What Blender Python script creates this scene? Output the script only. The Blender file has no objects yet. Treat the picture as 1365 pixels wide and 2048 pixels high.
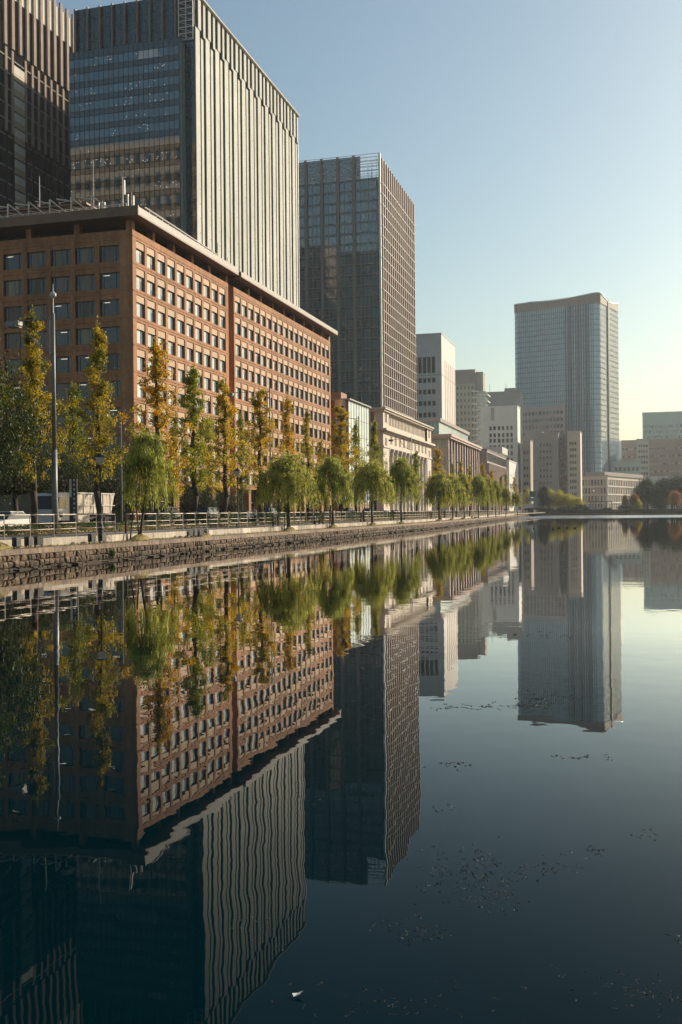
import bpy, math, random
import numpy as np
from mathutils import Vector, Matrix, Euler
from mathutils.geometry import tessellate_polygon

# ------------------------------------------------------------------ camera, sky, sun, exposure
SC = bpy.context.scene
F, CAM, ROLL = 2050.0, 2.6, 0.0093
TH = math.radians(15.49); S_, C_ = math.sin(TH), math.cos(TH)
# sun azimuth, elevation, dust, ozone, air, sky strength, sun strength, exposure, haze density, haze anisotropy
LK = (51, 24, 1.5, 1.7, 1.25, .083, 5.0, .45, .00010, .4)
SUN_AZ, SUN_EL = math.radians(LK[0]), math.radians(LK[1])        # azimuth clockwise from +Y
cd = bpy.data.cameras.new('camera'); cam = bpy.data.objects.new('camera', cd); SC.collection.objects.link(cam)
cd.sensor_fit = 'HORIZONTAL'; cd.sensor_width = 24; cd.lens = 24*F/1365; cd.clip_start = .1; cd.clip_end = 9000
cam.location = (0, 0, CAM); cam.rotation_euler = (Matrix.Rotation(math.pi/2, 3, 'X') @ Matrix.Rotation(-ROLL, 3, 'Z')).to_euler()
SC.camera = cam
wd = bpy.data.worlds.new('World'); SC.world = wd; wd.use_nodes = True
nt = wd.node_tree; sky = nt.nodes.new('ShaderNodeTexSky'); sky.sky_type = 'NISHITA'; sky.sun_disc = False
sky.sun_elevation = SUN_EL; sky.sun_rotation = SUN_AZ; sky.air_density = LK[4]; sky.dust_density = LK[2]; sky.ozone_density = LK[3]
bg = nt.nodes['Background']; bg.inputs[1].default_value = LK[5]; wb = nt.nodes.new('ShaderNodeMix'); wb.data_type = 'RGBA'; wb.blend_type = 'MULTIPLY'; wb.inputs[0].default_value = 1; wb.inputs[7].default_value = (.965, 1.03, .97, 1)   # white balance
nt.links.new(sky.outputs[0], wb.inputs[6]); nt.links.new(wb.outputs[2], bg.inputs[0])
sd = bpy.data.lights.new('sun', 'SUN'); sd.energy = LK[6]; sd.angle = math.radians(.53); sd.color = (1, .865, .68)
sun = bpy.data.objects.new('sun', sd); SC.collection.objects.link(sun)
sdir = Vector((math.sin(SUN_AZ)*math.cos(SUN_EL), math.cos(SUN_AZ)*math.cos(SUN_EL), math.sin(SUN_EL)))
sun.rotation_euler = (-sdir).to_track_quat('-Z', 'Y').to_euler(); sun.location = (80, 0, 120)
vs = SC.view_settings; vs.view_transform = 'Standard'; vs.look = 'None'; vs.gamma = 1; vs.exposure = LK[7]; vs.use_curve_mapping = False
cy = SC.cycles; cy.use_denoising = True; cy.max_bounces = 6; cy.diffuse_bounces = 2; cy.glossy_bounces = 4; cy.transmission_bounces = 3
cy.volume_bounces = 0; cy.transparent_max_bounces = 4; cy.caustics_reflective = False; cy.caustics_refractive = False
cy.sample_clamp_indirect = 6; SC.render.use_persistent_data = False

# ------------------------------------------------------------------ helpers
R = random.Random(7)
col = SC.collection
def und(x, y):
    dx, dy = x-682.5, y-1024
    return dx-ROLL*dy, dy+ROLL*dx
def U(x, y, v):
    a = und(x, y)[0]/F; return v*(C_+a*S_)/(S_-a*C_)
def V(x, y, u):
    a = und(x, y)[0]/F; return u*(S_-a*C_)/(C_+a*S_)
def YD(u, v): return u*C_+v*S_
def Zp(x, y, depth): return CAM-und(x, y)[1]*depth/F
def W(u, v, z=0): return Vector((u*S_-v*C_, u*C_+v*S_, z))
def PX(x, y, depth): return Vector((und(x, y)[0]*depth/F, depth, Zp(x, y, depth)))
ROT = math.pi/2-TH
G = 1.4

def tag(o, label=None, cat=None, group=None, kind=None):
    if label: o['label'] = label
    if cat: o['category'] = cat
    if group: o['group'] = group
    if kind: o['kind'] = kind
    return o
def empty(name, loc, rz=0, label=None, cat=None, group=None):
    o = bpy.data.objects.new(name, None); col.objects.link(o); o.location = loc; o.rotation_euler = (0, 0, rz)
    o.empty_display_size = .2
    return tag(o, label, cat, group)
def put(mesh, name, parent=None, loc=(0, 0, 0), rz=0, sc=None):
    o = bpy.data.objects.new(name, mesh); col.objects.link(o); o.parent = parent; o.location = loc
    if rz: o.rotation_euler = (0, 0, rz)
    if sc is not None: o.scale = sc
    return o
def copy_tree(o, parent=None):
    c = o.copy(); col.objects.link(c); c.parent = parent
    for ch in o.children: copy_tree(ch, c)
    return c

class MB:
    def __init__(s): s.v = []; s.f = []; s.m = []
    def quad(s, a, b, c, d, m=0):
        n = len(s.v); s.v += [a, b, c, d]; s.f.append((n, n+1, n+2, n+3)); s.m.append(m)
    def box(s, x0, x1, y0, y1, z0, z1, m=0):
        n = len(s.v)
        s.v += [(x0, y0, z0), (x1, y0, z0), (x1, y1, z0), (x0, y1, z0), (x0, y0, z1), (x1, y0, z1), (x1, y1, z1), (x0, y1, z1)]
        for q in ((0, 3, 2, 1), (4, 5, 6, 7), (0, 1, 5, 4), (1, 2, 6, 5), (2, 3, 7, 6), (3, 0, 4, 7)):
            s.f.append(tuple(n+i for i in q)); s.m.append(m)
    def poly(s, pts, z0, z1, m=0, mt=None):
        n = len(s.v); k = len(pts)
        s.v += [(p[0], p[1], z0) for p in pts]+[(p[0], p[1], z1) for p in pts]
        for i in range(k):
            j = (i+1) % k; s.f.append((n+i, n+j, n+k+j, n+k+i)); s.m.append(m)
        s.f.append(tuple(n+k+i for i in range(k))); s.m.append(m if mt is None else mt)
        s.f.append(tuple(n+k-1-i for i in range(k))); s.m.append(m)
    def tube(s, p0, p1, r0, r1=None, n=6, m=0):
        r1 = r0 if r1 is None else r1
        p0, p1 = Vector(p0), Vector(p1); d = (p1-p0)
        if d.length < 1e-6: return
        d.normalize(); a = d.orthogonal().normalized(); b = d.cross(a); k = len(s.v)
        for p, r in ((p0, r0), (p1, r1)):
            for i in range(n):
                t = 2*math.pi*i/n; s.v.append(tuple(p+a*math.cos(t)*r+b*math.sin(t)*r))
        for i in range(n):
            j = (i+1) % n; s.f.append((k+i, k+j, k+n+j, k+n+i)); s.m.append(m)
        s.f.append(tuple(k+n-1-i for i in range(n))); s.m.append(m); s.f.append(tuple(k+n+i for i in range(n))); s.m.append(m)
    def path(s, pts, rs, n=6, m=0):
        for i in range(len(pts)-1): s.tube(pts[i], pts[i+1], rs[i], rs[i+1], n, m)
    def lathe(s, prof, cx=0, cy=0, n=12, m=0):
        k = len(s.v)
        for r, z in prof:
            for i in range(n):
                t = 2*math.pi*i/n; s.v.append((cx+r*math.cos(t), cy+r*math.sin(t), z))
        for j in range(len(prof)-1):
            for i in range(n):
                i2 = (i+1) % n; s.f.append((k+j*n+i, k+j*n+i2, k+(j+1)*n+i2, k+(j+1)*n+i)); s.m.append(m)
        s.f.append(tuple(k+(len(prof)-1)*n+i for i in range(n))); s.m.append(m)
    def mesh(s, name, mats, smooth=False):
        me = bpy.data.meshes.new(name); me.from_pydata([tuple(p) for p in s.v], [], s.f)
        mats = mats if isinstance(mats, (list, tuple)) else [mats]
        for m in mats: me.materials.append(m)
        if len(mats) > 1: me.polygons.foreach_set('material_index', s.m)
        if smooth: me.polygons.foreach_set('use_smooth', [True]*len(s.f))
        me.update(); return me
    def build(s, name, mats, parent=None, smooth=False, **k):
        return put(s.mesh(name, mats, smooth), name, parent, **k)

# ------------------------------------------------------------------ materials
def M(name, c1, c2=None, scale=1.0, rough=.75, metal=0.0, bump=0.0, bscale=None, rand=0.0, ior=1.45, stretch=(1, 1, 1), detail=4, emis=None, es=0.0, big=0.0, tint=False, streak=0.0, spec=.5, wet=False):
    m = bpy.data.materials.new(name); m.use_nodes = True; n = m.node_tree.nodes; l = m.node_tree.links; b = n['Principled BSDF']
    b.inputs['Roughness'].default_value = rough; b.inputs['Metallic'].default_value = metal; b.inputs['IOR'].default_value = ior; b.inputs['Specular IOR Level'].default_value = spec
    c2 = c2 or tuple(x*.72 for x in c1)
    geo = n.new('ShaderNodeNewGeometry'); mp = n.new('ShaderNodeMapping'); mp.inputs['Scale'].default_value = stretch
    l.new(geo.outputs['Position'], mp.inputs[0])
    no = n.new('ShaderNodeTexNoise'); no.inputs['Scale'].default_value = scale; no.inputs['Detail'].default_value = detail; no.inputs['Roughness'].default_value = .6
    l.new(mp.outputs[0], no.inputs['Vector'])
    rp = n.new('ShaderNodeMapRange'); rp.inputs[1].default_value = .3; rp.inputs[2].default_value = .7; l.new(no.outputs[0], rp.inputs[0])
    mx = n.new('ShaderNodeMix'); mx.data_type = 'RGBA'; mx.inputs[6].default_value = (*c1, 1); mx.inputs[7].default_value = (*c2, 1)
    l.new(rp.outputs[0], mx.inputs[0]); out = mx.outputs[2]
    if big:
        n2 = n.new('ShaderNodeTexNoise'); n2.inputs['Scale'].default_value = scale*.09; n2.inputs['Detail'].default_value = 3; l.new(geo.outputs['Position'], n2.inputs['Vector'])
        r2 = n.new('ShaderNodeMapRange'); r2.inputs[1].default_value = .35; r2.inputs[2].default_value = .65; r2.inputs[3].default_value = 1-big; r2.inputs[4].default_value = 1+big*.6; l.new(n2.outputs[0], r2.inputs[0])
        h = n.new('ShaderNodeHueSaturation'); l.new(out, h.inputs['Color']); l.new(r2.outputs[0], h.inputs['Value']); out = h.outputs[0]
    if wet:                                       # damp stained band just above the water
        sx = n.new('ShaderNodeSeparateXYZ'); l.new(geo.outputs['Position'], sx.inputs[0]); rw = n.new('ShaderNodeMapRange'); rw.inputs[1].default_value = .08; rw.inputs[2].default_value = .42; rw.inputs[3].default_value = .38; rw.inputs[4].default_value = 1
        l.new(sx.outputs[2], rw.inputs[0]); h = n.new('ShaderNodeHueSaturation'); l.new(out, h.inputs['Color']); l.new(rw.outputs[0], h.inputs['Value']); out = h.outputs[0]
    if streak:                                    # rain streaks and cladding joints
        m3 = n.new('ShaderNodeMapping'); m3.inputs['Scale'].default_value = (1.3, 1.3, .07); l.new(geo.outputs['Position'], m3.inputs[0])
        n4 = n.new('ShaderNodeTexNoise'); n4.inputs['Scale'].default_value = 1; n4.inputs['Detail'].default_value = 5; l.new(m3.outputs[0], n4.inputs['Vector'])
        r4 = n.new('ShaderNodeMapRange'); r4.inputs[1].default_value = .35; r4.inputs[2].default_value = .7; r4.inputs[3].default_value = 1+streak*.4; r4.inputs[4].default_value = 1-streak; l.new(n4.outputs[0], r4.inputs[0])
        h = n.new('ShaderNodeHueSaturation'); l.new(out, h.inputs['Color']); l.new(r4.outputs[0], h.inputs['Value']); out = h.outputs[0]
    if rand:
        oi = n.new('ShaderNodeObjectInfo'); r3 = n.new('ShaderNodeMapRange'); r3.inputs[3].default_value = 1-rand; r3.inputs[4].default_value = 1+rand; l.new(oi.outputs['Random'], r3.inputs[0])
        h = n.new('ShaderNodeHueSaturation'); l.new(out, h.inputs['Color']); l.new(r3.outputs[0], h.inputs['Value']); out = h.outputs[0]
    if tint:
        oi = n.new('ShaderNodeObjectInfo'); mu = n.new('ShaderNodeMix'); mu.data_type = 'RGBA'; mu.blend_type = 'MULTIPLY'; mu.inputs[0].default_value = 1
        l.new(out, mu.inputs[6]); l.new(oi.outputs['Color'], mu.inputs[7]); out = mu.outputs[2]
    l.new(out, b.inputs['Base Color'])
    if bump:
        nb = n.new('ShaderNodeTexNoise'); nb.inputs['Scale'].default_value = bscale or scale*3; nb.inputs['Detail'].default_value = 4; l.new(mp.outputs[0], nb.inputs['Vector'])
        bp = n.new('ShaderNodeBump'); bp.inputs['Strength'].default_value = 1; bp.inputs['Distance'].default_value = bump; l.new(nb.outputs[0], bp.inputs['Height']); l.new(bp.outputs[0], b.inputs['Normal'])
    if emis: b.inputs['Emission Color'].default_value = (*emis, 1); b.inputs['Emission Strength'].default_value = es
    return m

def leafmat(name, c1, c2, c3, pos=1.2):
    m = bpy.data.materials.new(name); m.use_nodes = True; n = m.node_tree.nodes; l = m.node_tree.links; b = n['Principled BSDF']
    geo = n.new('ShaderNodeNewGeometry'); no = n.new('ShaderNodeTexNoise'); no.inputs['Scale'].default_value = pos; no.inputs['Detail'].default_value = 2
    l.new(geo.outputs['Position'], no.inputs['Vector'])
    ad = n.new('ShaderNodeMath'); ad.operation = 'MULTIPLY_ADD'; ad.inputs[1].default_value = .38; l.new(geo.outputs['Random Per Island'], ad.inputs[0]); l.new(no.outputs[0], ad.inputs[2])
    cr = n.new('ShaderNodeValToRGB'); e = cr.color_ramp.elements; e[0].position = .45; e[0].color = (*c1, 1); e[1].position = .92; e[1].color = (*c3, 1)
    k = e.new(.68); k.color = (*c2, 1); l.new(ad.outputs[0], cr.inputs[0])
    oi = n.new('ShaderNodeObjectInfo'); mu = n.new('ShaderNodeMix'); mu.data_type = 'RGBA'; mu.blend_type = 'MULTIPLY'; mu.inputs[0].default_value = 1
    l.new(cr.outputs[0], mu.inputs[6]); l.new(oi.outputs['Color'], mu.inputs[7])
    l.new(mu.outputs[2], b.inputs['Base Color']); b.inputs['Roughness'].default_value = .55; b.inputs['Specular IOR Level'].default_value = .3
    t = n.new('ShaderNodeBsdfTranslucent'); l.new(mu.outputs[2], t.inputs[0]); ms = n.new('ShaderNodeMixShader'); ms.inputs[0].default_value = .42
    l.new(b.outputs[0], ms.inputs[1]); l.new(t.outputs[0], ms.inputs[2]); l.new(ms.outputs[0], n['Material Output'].inputs[0]); return m

def glassmat(name, c, rough=.04, ior=1.9, rand=.25, wav=.006, wsc=.25, dots=0.0, metal=0.0):
    """opaque coated facade glass; dots = ceiling lamps glowing behind it"""
    m = M(name, c, tuple(x*.8 for x in c), scale=.5, rough=rough, ior=ior, rand=rand, metal=metal); n = m.node_tree.nodes; l = m.node_tree.links; b = n['Principled BSDF']
    geo = [x for x in n if x.type == 'NEW_GEOMETRY'][0]
    nb = n.new('ShaderNodeTexNoise'); nb.inputs['Scale'].default_value = wsc; nb.inputs['Detail'].default_value = 2; l.new(geo.outputs['Position'], nb.inputs['Vector'])
    bp = n.new('ShaderNodeBump'); bp.inputs['Distance'].default_value = wav; l.new(nb.outputs[0], bp.inputs['Height']); l.new(bp.outputs[0], b.inputs['Normal'])
    if dots:
        vo = n.new('ShaderNodeTexVoronoi'); vo.inputs['Scale'].default_value = 1.5; l.new(geo.outputs['Position'], vo.inputs['Vector'])
        lt = n.new('ShaderNodeMath'); lt.operation = 'LESS_THAN'; lt.inputs[1].default_value = .13; l.new(vo.outputs['Distance'], lt.inputs[0])
        n3 = n.new('ShaderNodeTexNoise'); n3.inputs['Scale'].default_value = .12; n3.inputs['Detail'].default_value = 2; l.new(geo.outputs['Position'], n3.inputs['Vector'])
        g = n.new('ShaderNodeMath'); g.operation = 'GREATER_THAN'; g.inputs[1].default_value = .52; l.new(n3.outputs[0], g.inputs[0])
        mm = n.new('ShaderNodeMath'); mm.operation = 'MULTIPLY'; l.new(lt.outputs[0], mm.inputs[0]); l.new(g.outputs[0], mm.inputs[1])
        m2 = n.new('ShaderNodeMath'); m2.operation = 'MULTIPLY'; m2.inputs[1].default_value = dots; l.new(mm.outputs[0], m2.inputs[0])
        b.inputs['Emission Color'].default_value = (1, .93, .78, 1); l.new(m2.outputs[0], b.inputs['Emission Strength'])
    return m

m_tile = M('brown_tile', (.43, .215, .112), (.32, .155, .078), scale=1.6, rough=.8, bump=.01, bscale=6, big=.18, streak=.26, spec=.25)
m_tile_panel = M('pale_spandrel', (.48, .32, .195), (.40, .26, .155), scale=1.5, rough=.7, rand=.08)
m_tile_dk = M('brown_tile_recess', (.30, .15, .09), scale=1, rough=.7)
m_recess = M('loggia_dark', (.035, .03, .028), scale=2, rough=.6)
m_fascia = M('pale_fascia', (.34, .31, .265), (.27, .245, .21), scale=.7, rough=.6, big=.1)
m_fascia_br = M('brown_fascia', (.20, .115, .07), scale=.7, rough=.6)
m_frame = M('window_frame', (.06, .05, .045), scale=3, rough=.4, metal=.4)
m_winsky = glassmat('office_glass_pale', (.36, .41, .43), ior=2.1, rand=.3, wav=.002)  # pale base stands for reflected sky and for blinds behind the glass
m_windk = glassmat('office_glass_dark', (.035, .033, .028), ior=1.6, rand=.5, wav=.003)
m_blind = M('window_blind', (.22, .19, .14), (.14, .12, .09), scale=1.2, rough=.5, rand=.5, stretch=(6, 6, .3))
m_lamp = M('ceiling_strip', (.9, .85, .7), emis=(1, .9, .7), es=.9)
m_steel = M('painted_steel', (.62, .58, .52), (.45, .42, .38), scale=3, rough=.5)
m_dsteel = M('dark_steel', (.05, .05, .05), scale=3, rough=.5, metal=.3)
m_alu = M('aluminium_pole', (.22, .215, .21), scale=4, rough=.5, metal=.2)
m_white = M('white_stone', (.66, .64, .60), (.56, .54, .51), scale=.15, rough=.8, big=.08)
m_fin = M('white_fin', (.60, .61, .57), (.52, .53, .49), scale=.3, rough=.45, big=.05)
m_tglass = glassmat('tower_glass', (.022, .10, .155), ior=2.0, rand=.35, dots=.9)
m_tspan = glassmat('tower_spandrel', (.010, .036, .045), ior=1.7, rand=.12)
m_tspan2 = M('tower_glass_black', (.014, .019, .020), scale=.4, rough=.9, spec=0)
m_mull = M('mullion_dark', (.02, .028, .03), scale=3, rough=.4, metal=.3)
m_b2glass = glassmat('slate_glass', (.026, .068, .088), ior=2.1, rand=.4, dots=.5)
m_b2fin = M('taupe_fin', (.17, .15, .135), scale=.4, rough=.6)
m_b2fin2 = M('rose_fin', (.40, .29, .235), (.34, .25, .2), scale=.4, rough=.6)
m_pink = M('pink_stone', (.47, .34, .29), (.40, .29, .25), scale=.3, rough=.7, big=.08)
m_cream = M('cream_stone', (.62, .53, .43), (.52, .44, .36), scale=.4, rough=.75, big=.1)
m_greyst = M('grey_stone', (.40, .36, .32), (.34, .31, .28), scale=.2, rough=.85, spec=.15, big=.08)
m_taupe = M('taupe_stone', (.33, .30, .275), (.28, .255, .235), scale=.2, rough=.8, big=.08)
m_pgl = glassmat('pale_green_glass', (.22, .29, .28), ior=1.8, rand=.2)
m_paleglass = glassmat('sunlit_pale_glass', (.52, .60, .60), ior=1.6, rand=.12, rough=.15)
m_hglass = glassmat('haze_tower_glass', (.38, .52, .60), ior=1.9, rand=.12, rough=.10, wav=.02, wsc=.06)  # light base holds the bright sky it reflects and some haze
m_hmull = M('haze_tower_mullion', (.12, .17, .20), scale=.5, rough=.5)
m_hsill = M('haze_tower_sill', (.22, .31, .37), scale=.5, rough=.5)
m_bronze = M('bronze_band', (.24, .16, .12), scale=.3, rough=.6, stretch=(3, 3, .1))
m_black = M('black_clad', (.022, .022, .024), (.014, .014, .016), scale=1, rough=.9, spec=.0, big=.1)
m_rib = M('rib_white', (.66, .65, .59), (.56, .555, .50), scale=.3, rough=.85, spec=.0, big=.1)
m_pinfin = M('salmon_fin', (.40, .315, .26), spec=0, scale=.4, rough=.5)
m_beige = M('beige_clad', (.50, .39, .26), (.42, .32, .22), scale=.3, rough=.7)
m_wall = M('embankment_stone', (.22, .145, .09), (.055, .042, .032), scale=5, rough=.9, bump=.05, bscale=9, wet=True, rand=.5, big=.3)
m_wallj = M('embankment_stone_far', (.23, .155, .10), (.08, .056, .04), wet=True, scale=2.2, rough=.9, bump=.03, bscale=12, big=.3)
m_joint = M('wall_joint', (.05, .04, .032), scale=4, rough=1)
m_cop = M('coping_concrete', (.34, .25, .18), (.14, .10, .075), scale=3, rough=.9, bump=.008, rand=.12, big=.2, stretch=(1, 1, .4))
m_kerb = M('white_kerb_concrete', (.60, .52, .42), (.30, .25, .19), scale=2.4, rough=.85, rand=.3, bump=.004, stretch=(1, 1, .3))
m_asph = M('asphalt', (.055, .053, .052), (.04, .04, .04), scale=6, rough=.9, bump=.004)
m_path = M('path_paving', (.20, .18, .165), (.15, .135, .125), scale=3, rough=.85)
m_ground = M('ground_soil', (.13, .105, .07), (.08, .07, .045), scale=1.2, rough=1)
m_line = M('road_paint', (.7, .7, .66), scale=6, rough=.7)
m_grass = leafmat('dry_grass', (.10, .11, .03), (.26, .20, .07), (.40, .27, .11))
m_mound = M('mossy_mound', (.22, .20, .05), (.32, .23, .09), scale=4, rough=1, bump=.04)
m_bark = M('bark', (.085, .062, .045), (.045, .033, .025), scale=4, rough=.95, bump=.03, stretch=(1, 1, .25))
m_gk = leafmat('ginkgo_leaves', (.10, .12, .016), (.44, .39, .03), (.85, .56, .03), 1.0)
m_gkd = leafmat('evergreen_leaves', (.022, .035, .012), (.045, .06, .018), (.08, .085, .025))
m_wl = leafmat('willow_leaves', (.08, .10, .018), (.36, .36, .06), (.66, .60, .13))
m_hd = leafmat('hedge_leaves', (.022, .04, .012), (.05, .075, .02), (.10, .11, .03))
m_car = M('car_paint', (.8, .8, .8), (.78, .78, .78), scale=1, rough=.22, tint=True)
m_cglass = glassmat('car_glass', (.02, .025, .03), ior=1.6, rand=.1)
m_tyre = M('tyre', (.02, .02, .02), scale=5, rough=.9)
m_box = M('black_enamel', (.025, .025, .025), scale=6, rough=.45)
m_rail = M('railing_metal', (.50, .42, .35), (.36, .29, .24), scale=5, rough=.5, metal=.2)
m_skin = M('skin', (.45, .28, .2), scale=8); m_shirt = M('grey_shirt', (.55, .54, .55), scale=8); m_dkcl = M('dark_cloth', (.025, .025, .03), scale=8)
m_weed = M('water_weed', (.055, .06, .045), (.025, .03, .025), scale=8, rough=.6)
m_orange = leafmat('maple_leaves', (.25, .10, .03), (.42, .15, .04), (.52, .26, .07))
m_duck = M('duck_feathers', (.05, .035, .025), scale=20, rough=.7)

# ------------------------------------------------------------------ setting: ground, water, road
BK = [(-80, 29.0)]
def bankpt(x, below):
    d = F*CAM/below; X = (x-682.5)/F*d; return (X*S_+d*C_, -X*C_+d*S_)
for x, b in ((0, 113), (860, 35.5), (950, 25.0), (1060, 12.3)): BK.append(bankpt(x, b))
BK[0] = (-80, BK[1][1]+.3)
END = W(*BK[-1])
def bank_v(u):
    for a, b in zip(BK, BK[1:]):
        if u <= b[0]: t = (u-a[0])/(b[0]-a[0]); return a[1]+t*(b[1]-a[1])
    return BK[-1][1]
def bank_dir(u):
    e = .5; a = W(u-e, bank_v(u-e)); b = W(u+e, bank_v(u+e)); return (b-a).normalized()
UEND = BK[-1][0]
FARL = Vector((96, 500, 0)); FARR = Vector((420, 330, 0))
hole = [W(u, v+1.6) for u, v in BK]+[FARL, FARR, Vector((420, -40, 0)), Vector((-25, -1.2, 0))]
hole[0] = W(-80, BK[0][1]+1.6); hole[-2:] = [Vector((420, -1.2, 0)), Vector((W(-80, 29)[0]+10, -1.2, 0))]
def sheet(name, outer, holes, z, mat):
    polys = [[Vector((p[0], p[1], 0)) for p in outer]]+[[Vector((p[0], p[1], 0)) for p in h] for h in holes]
    tris = tessellate_polygon(polys); pts = [p for q in polys for p in q]
    me = bpy.data.meshes.new(name); me.from_pydata([(p[0], p[1], z) for p in pts], [], tris); me.materials.append(mat)
    o = put(me, name); return tag(o, kind='structure')
B = 2400
sheet('ground', [(-B, -B), (B, -B), (B, B), (-B, B)], [hole[1:-1]+[Vector((-16, -1.2, 0))]], 1.36, m_ground)

# water
mw = bpy.data.materials.new('moat_water'); mw.use_nodes = True; n = mw.node_tree.nodes; l = mw.node_tree.links; b = n['Principled BSDF']
b.inputs['Base Color'].default_value = (.0, .009, .014, 1); b.inputs['Roughness'].default_value = .0; b.inputs['IOR'].default_value = 1.33
geo = n.new('ShaderNodeNewGeometry')
def nz(scale, st, det=2, rough=.5):
    mp = n.new('ShaderNodeMapping'); mp.inputs['Scale'].default_value = st; l.new(geo.outputs['Position'], mp.inputs[0])
    t = n.new('ShaderNodeTexNoise'); t.inputs['Scale'].default_value = scale; t.inputs['Detail'].default_value = det; t.inputs['Roughness'].default_value = rough
    l.new(mp.outputs[0], t.inputs['Vector']); return t.outputs[0]
def mth(op, a, c=None, d=None):
    t = n.new('ShaderNodeMath'); t.operation = op
    for i, q in enumerate((a, c, d)):
        if q is None: continue
        if hasattr(q, 'links'): l.new(q, t.inputs[i])
        else: t.inputs[i].default_value = q
    return t.outputs[0]
calm = nz(.055, (1, .55, 1), 2)                 # where a breath of wind roughens the water
pm = n.new('ShaderNodeMapRange'); pm.inputs[1].default_value = .46; pm.inputs[2].default_value = .66; pm.inputs[3].default_value = 0; pm.inputs[4].default_value = 1; l.new(calm, pm.inputs[0])
fine = nz(7.0, (1, 1, 1), 3)
sxyz = n.new('ShaderNodeSeparateXYZ'); l.new(geo.outputs['Position'], sxyz.inputs[0])
fr_ = n.new('ShaderNodeMapRange'); fr_.interpolation_type = 'SMOOTHSTEP'; fr_.inputs[1].default_value = 285; fr_.inputs[2].default_value = 335; l.new(sxyz.outputs[1], fr_.inputs[0])
far_r = mth('MULTIPLY', mth('MULTIPLY', nz(1.6, (1, 1, 1), 3), fr_.outputs[0]), .05)
hgt = mth('ADD', mth('MULTIPLY', nz(.55, (1, 1, 1), 2), .0030), mth('MULTIPLY', nz(2.2, (1, 1, 1), 2), .0006))
hgt = mth('ADD', hgt, mth('MULTIPLY', mth('MULTIPLY', fine, pm.outputs[0]), .0008))
hgt = mth('ADD', hgt, far_r)
bp = n.new('ShaderNodeBump'); bp.inputs['Strength'].default_value = 1; bp.inputs['Distance'].default_value = 1.0
l.new(hgt, bp.inputs['Height'])
# dark murky body under a clear reflecting surface
gl = n.new('ShaderNodeBsdfGlossy'); l.new(mth('MULTIPLY_ADD', fr_.outputs[0], .22, mth('MULTIPLY', pm.outputs[0], .022)), gl.inputs['Roughness']); l.new(bp.outputs[0], gl.inputs['Normal'])
df = n.new('ShaderNodeBsdfDiffuse'); df.inputs[0].default_value = (.0, .0085, .0125, 1)
fz = n.new('ShaderNodeFresnel'); fz.inputs[0].default_value = 1.33; l.new(bp.outputs[0], fz.inputs['Normal'])
fac = mth('MINIMUM', mth('MULTIPLY', mth('POWER', fz.outputs[0], 1.9), 3.7), 1.0)
ms = n.new('ShaderNodeMixShader'); l.new(fac, ms.inputs[0]); l.new(df.outputs[0], ms.inputs[1]); l.new(gl.outputs[0], ms.inputs[2]); l.new(ms.outputs[0], n['Material Output'].inputs[0]); n.remove(b)
wp = [Vector((-60, -1.6, 0)), Vector((425, -1.6, 0)), Vector((425, 335, 0)), FARL+Vector((2, 3, 0)), END+W(1, 1), W(BK[3][0], BK[3][1]+1), W(BK[2][0], BK[2][1]+1), W(BK[1][0], BK[1][1]+1), W(-80, BK[0][1]+1)]
me = bpy.data.meshes.new('water'); me.from_pydata([(p[0], p[1], 0) for p in wp], [], tessellate_polygon([wp])); me.materials.append(mw)
tag(put(me, 'water'), kind='structure')
# moat bed and the low wall of the near bank, out of the frame
tag((lambda q: (q.box(-700, 420, -1.9, -1.2, -.9, 1.39), q.build('near_bank_wall', m_wallj))[1])(MB()), 'long stone edge of the near bank just behind the viewpoint', 'wall')

def strip(name, u0, u1, va, vb, z, mat, n=40, off=True):
    mb = MB(); us = [u0+(u1-u0)*i/n for i in range(n+1)]
    for a, c in zip(us, us[1:]):
        oa, oc = (bank_v(a) if off else 0), (bank_v(c) if off else 0)
        mb.quad(W(a, oa+va, z), W(c, oc+va, z), W(c, oc+vb, z), W(a, oa+vb, z))
    return tag(mb.build(name, mat), kind='structure')
strip('path', -80, UEND, 2.0, 5.2, 1.40, m_path)
strip('road', -300, 900, 37.2, 53, 1.372, m_asph, 12, False)
strip('pavement', -300, 900, 53.2, 61.5, 1.50, m_path, 12, False)
mb = MB()
for v in (37.0, 53.0):
    p = [W(-300, v), W(900, v), W(900, v+.2), W(-300, v+.2)]; mb.poly(p, 1.3, 1.505)
tag(mb.build('kerb', m_kerb), kind='structure')
mb = MB()
for v in (41.0, 45.2, 49.2):
    for u in range(-20, 600, 9): mb.quad(W(u, v, 1.377), W(u+4, v, 1.377), W(u+4, v+.15, 1.377), W(u, v+.15, 1.377))
tag(mb.build('road_markings', m_line), kind='structure')
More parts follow.
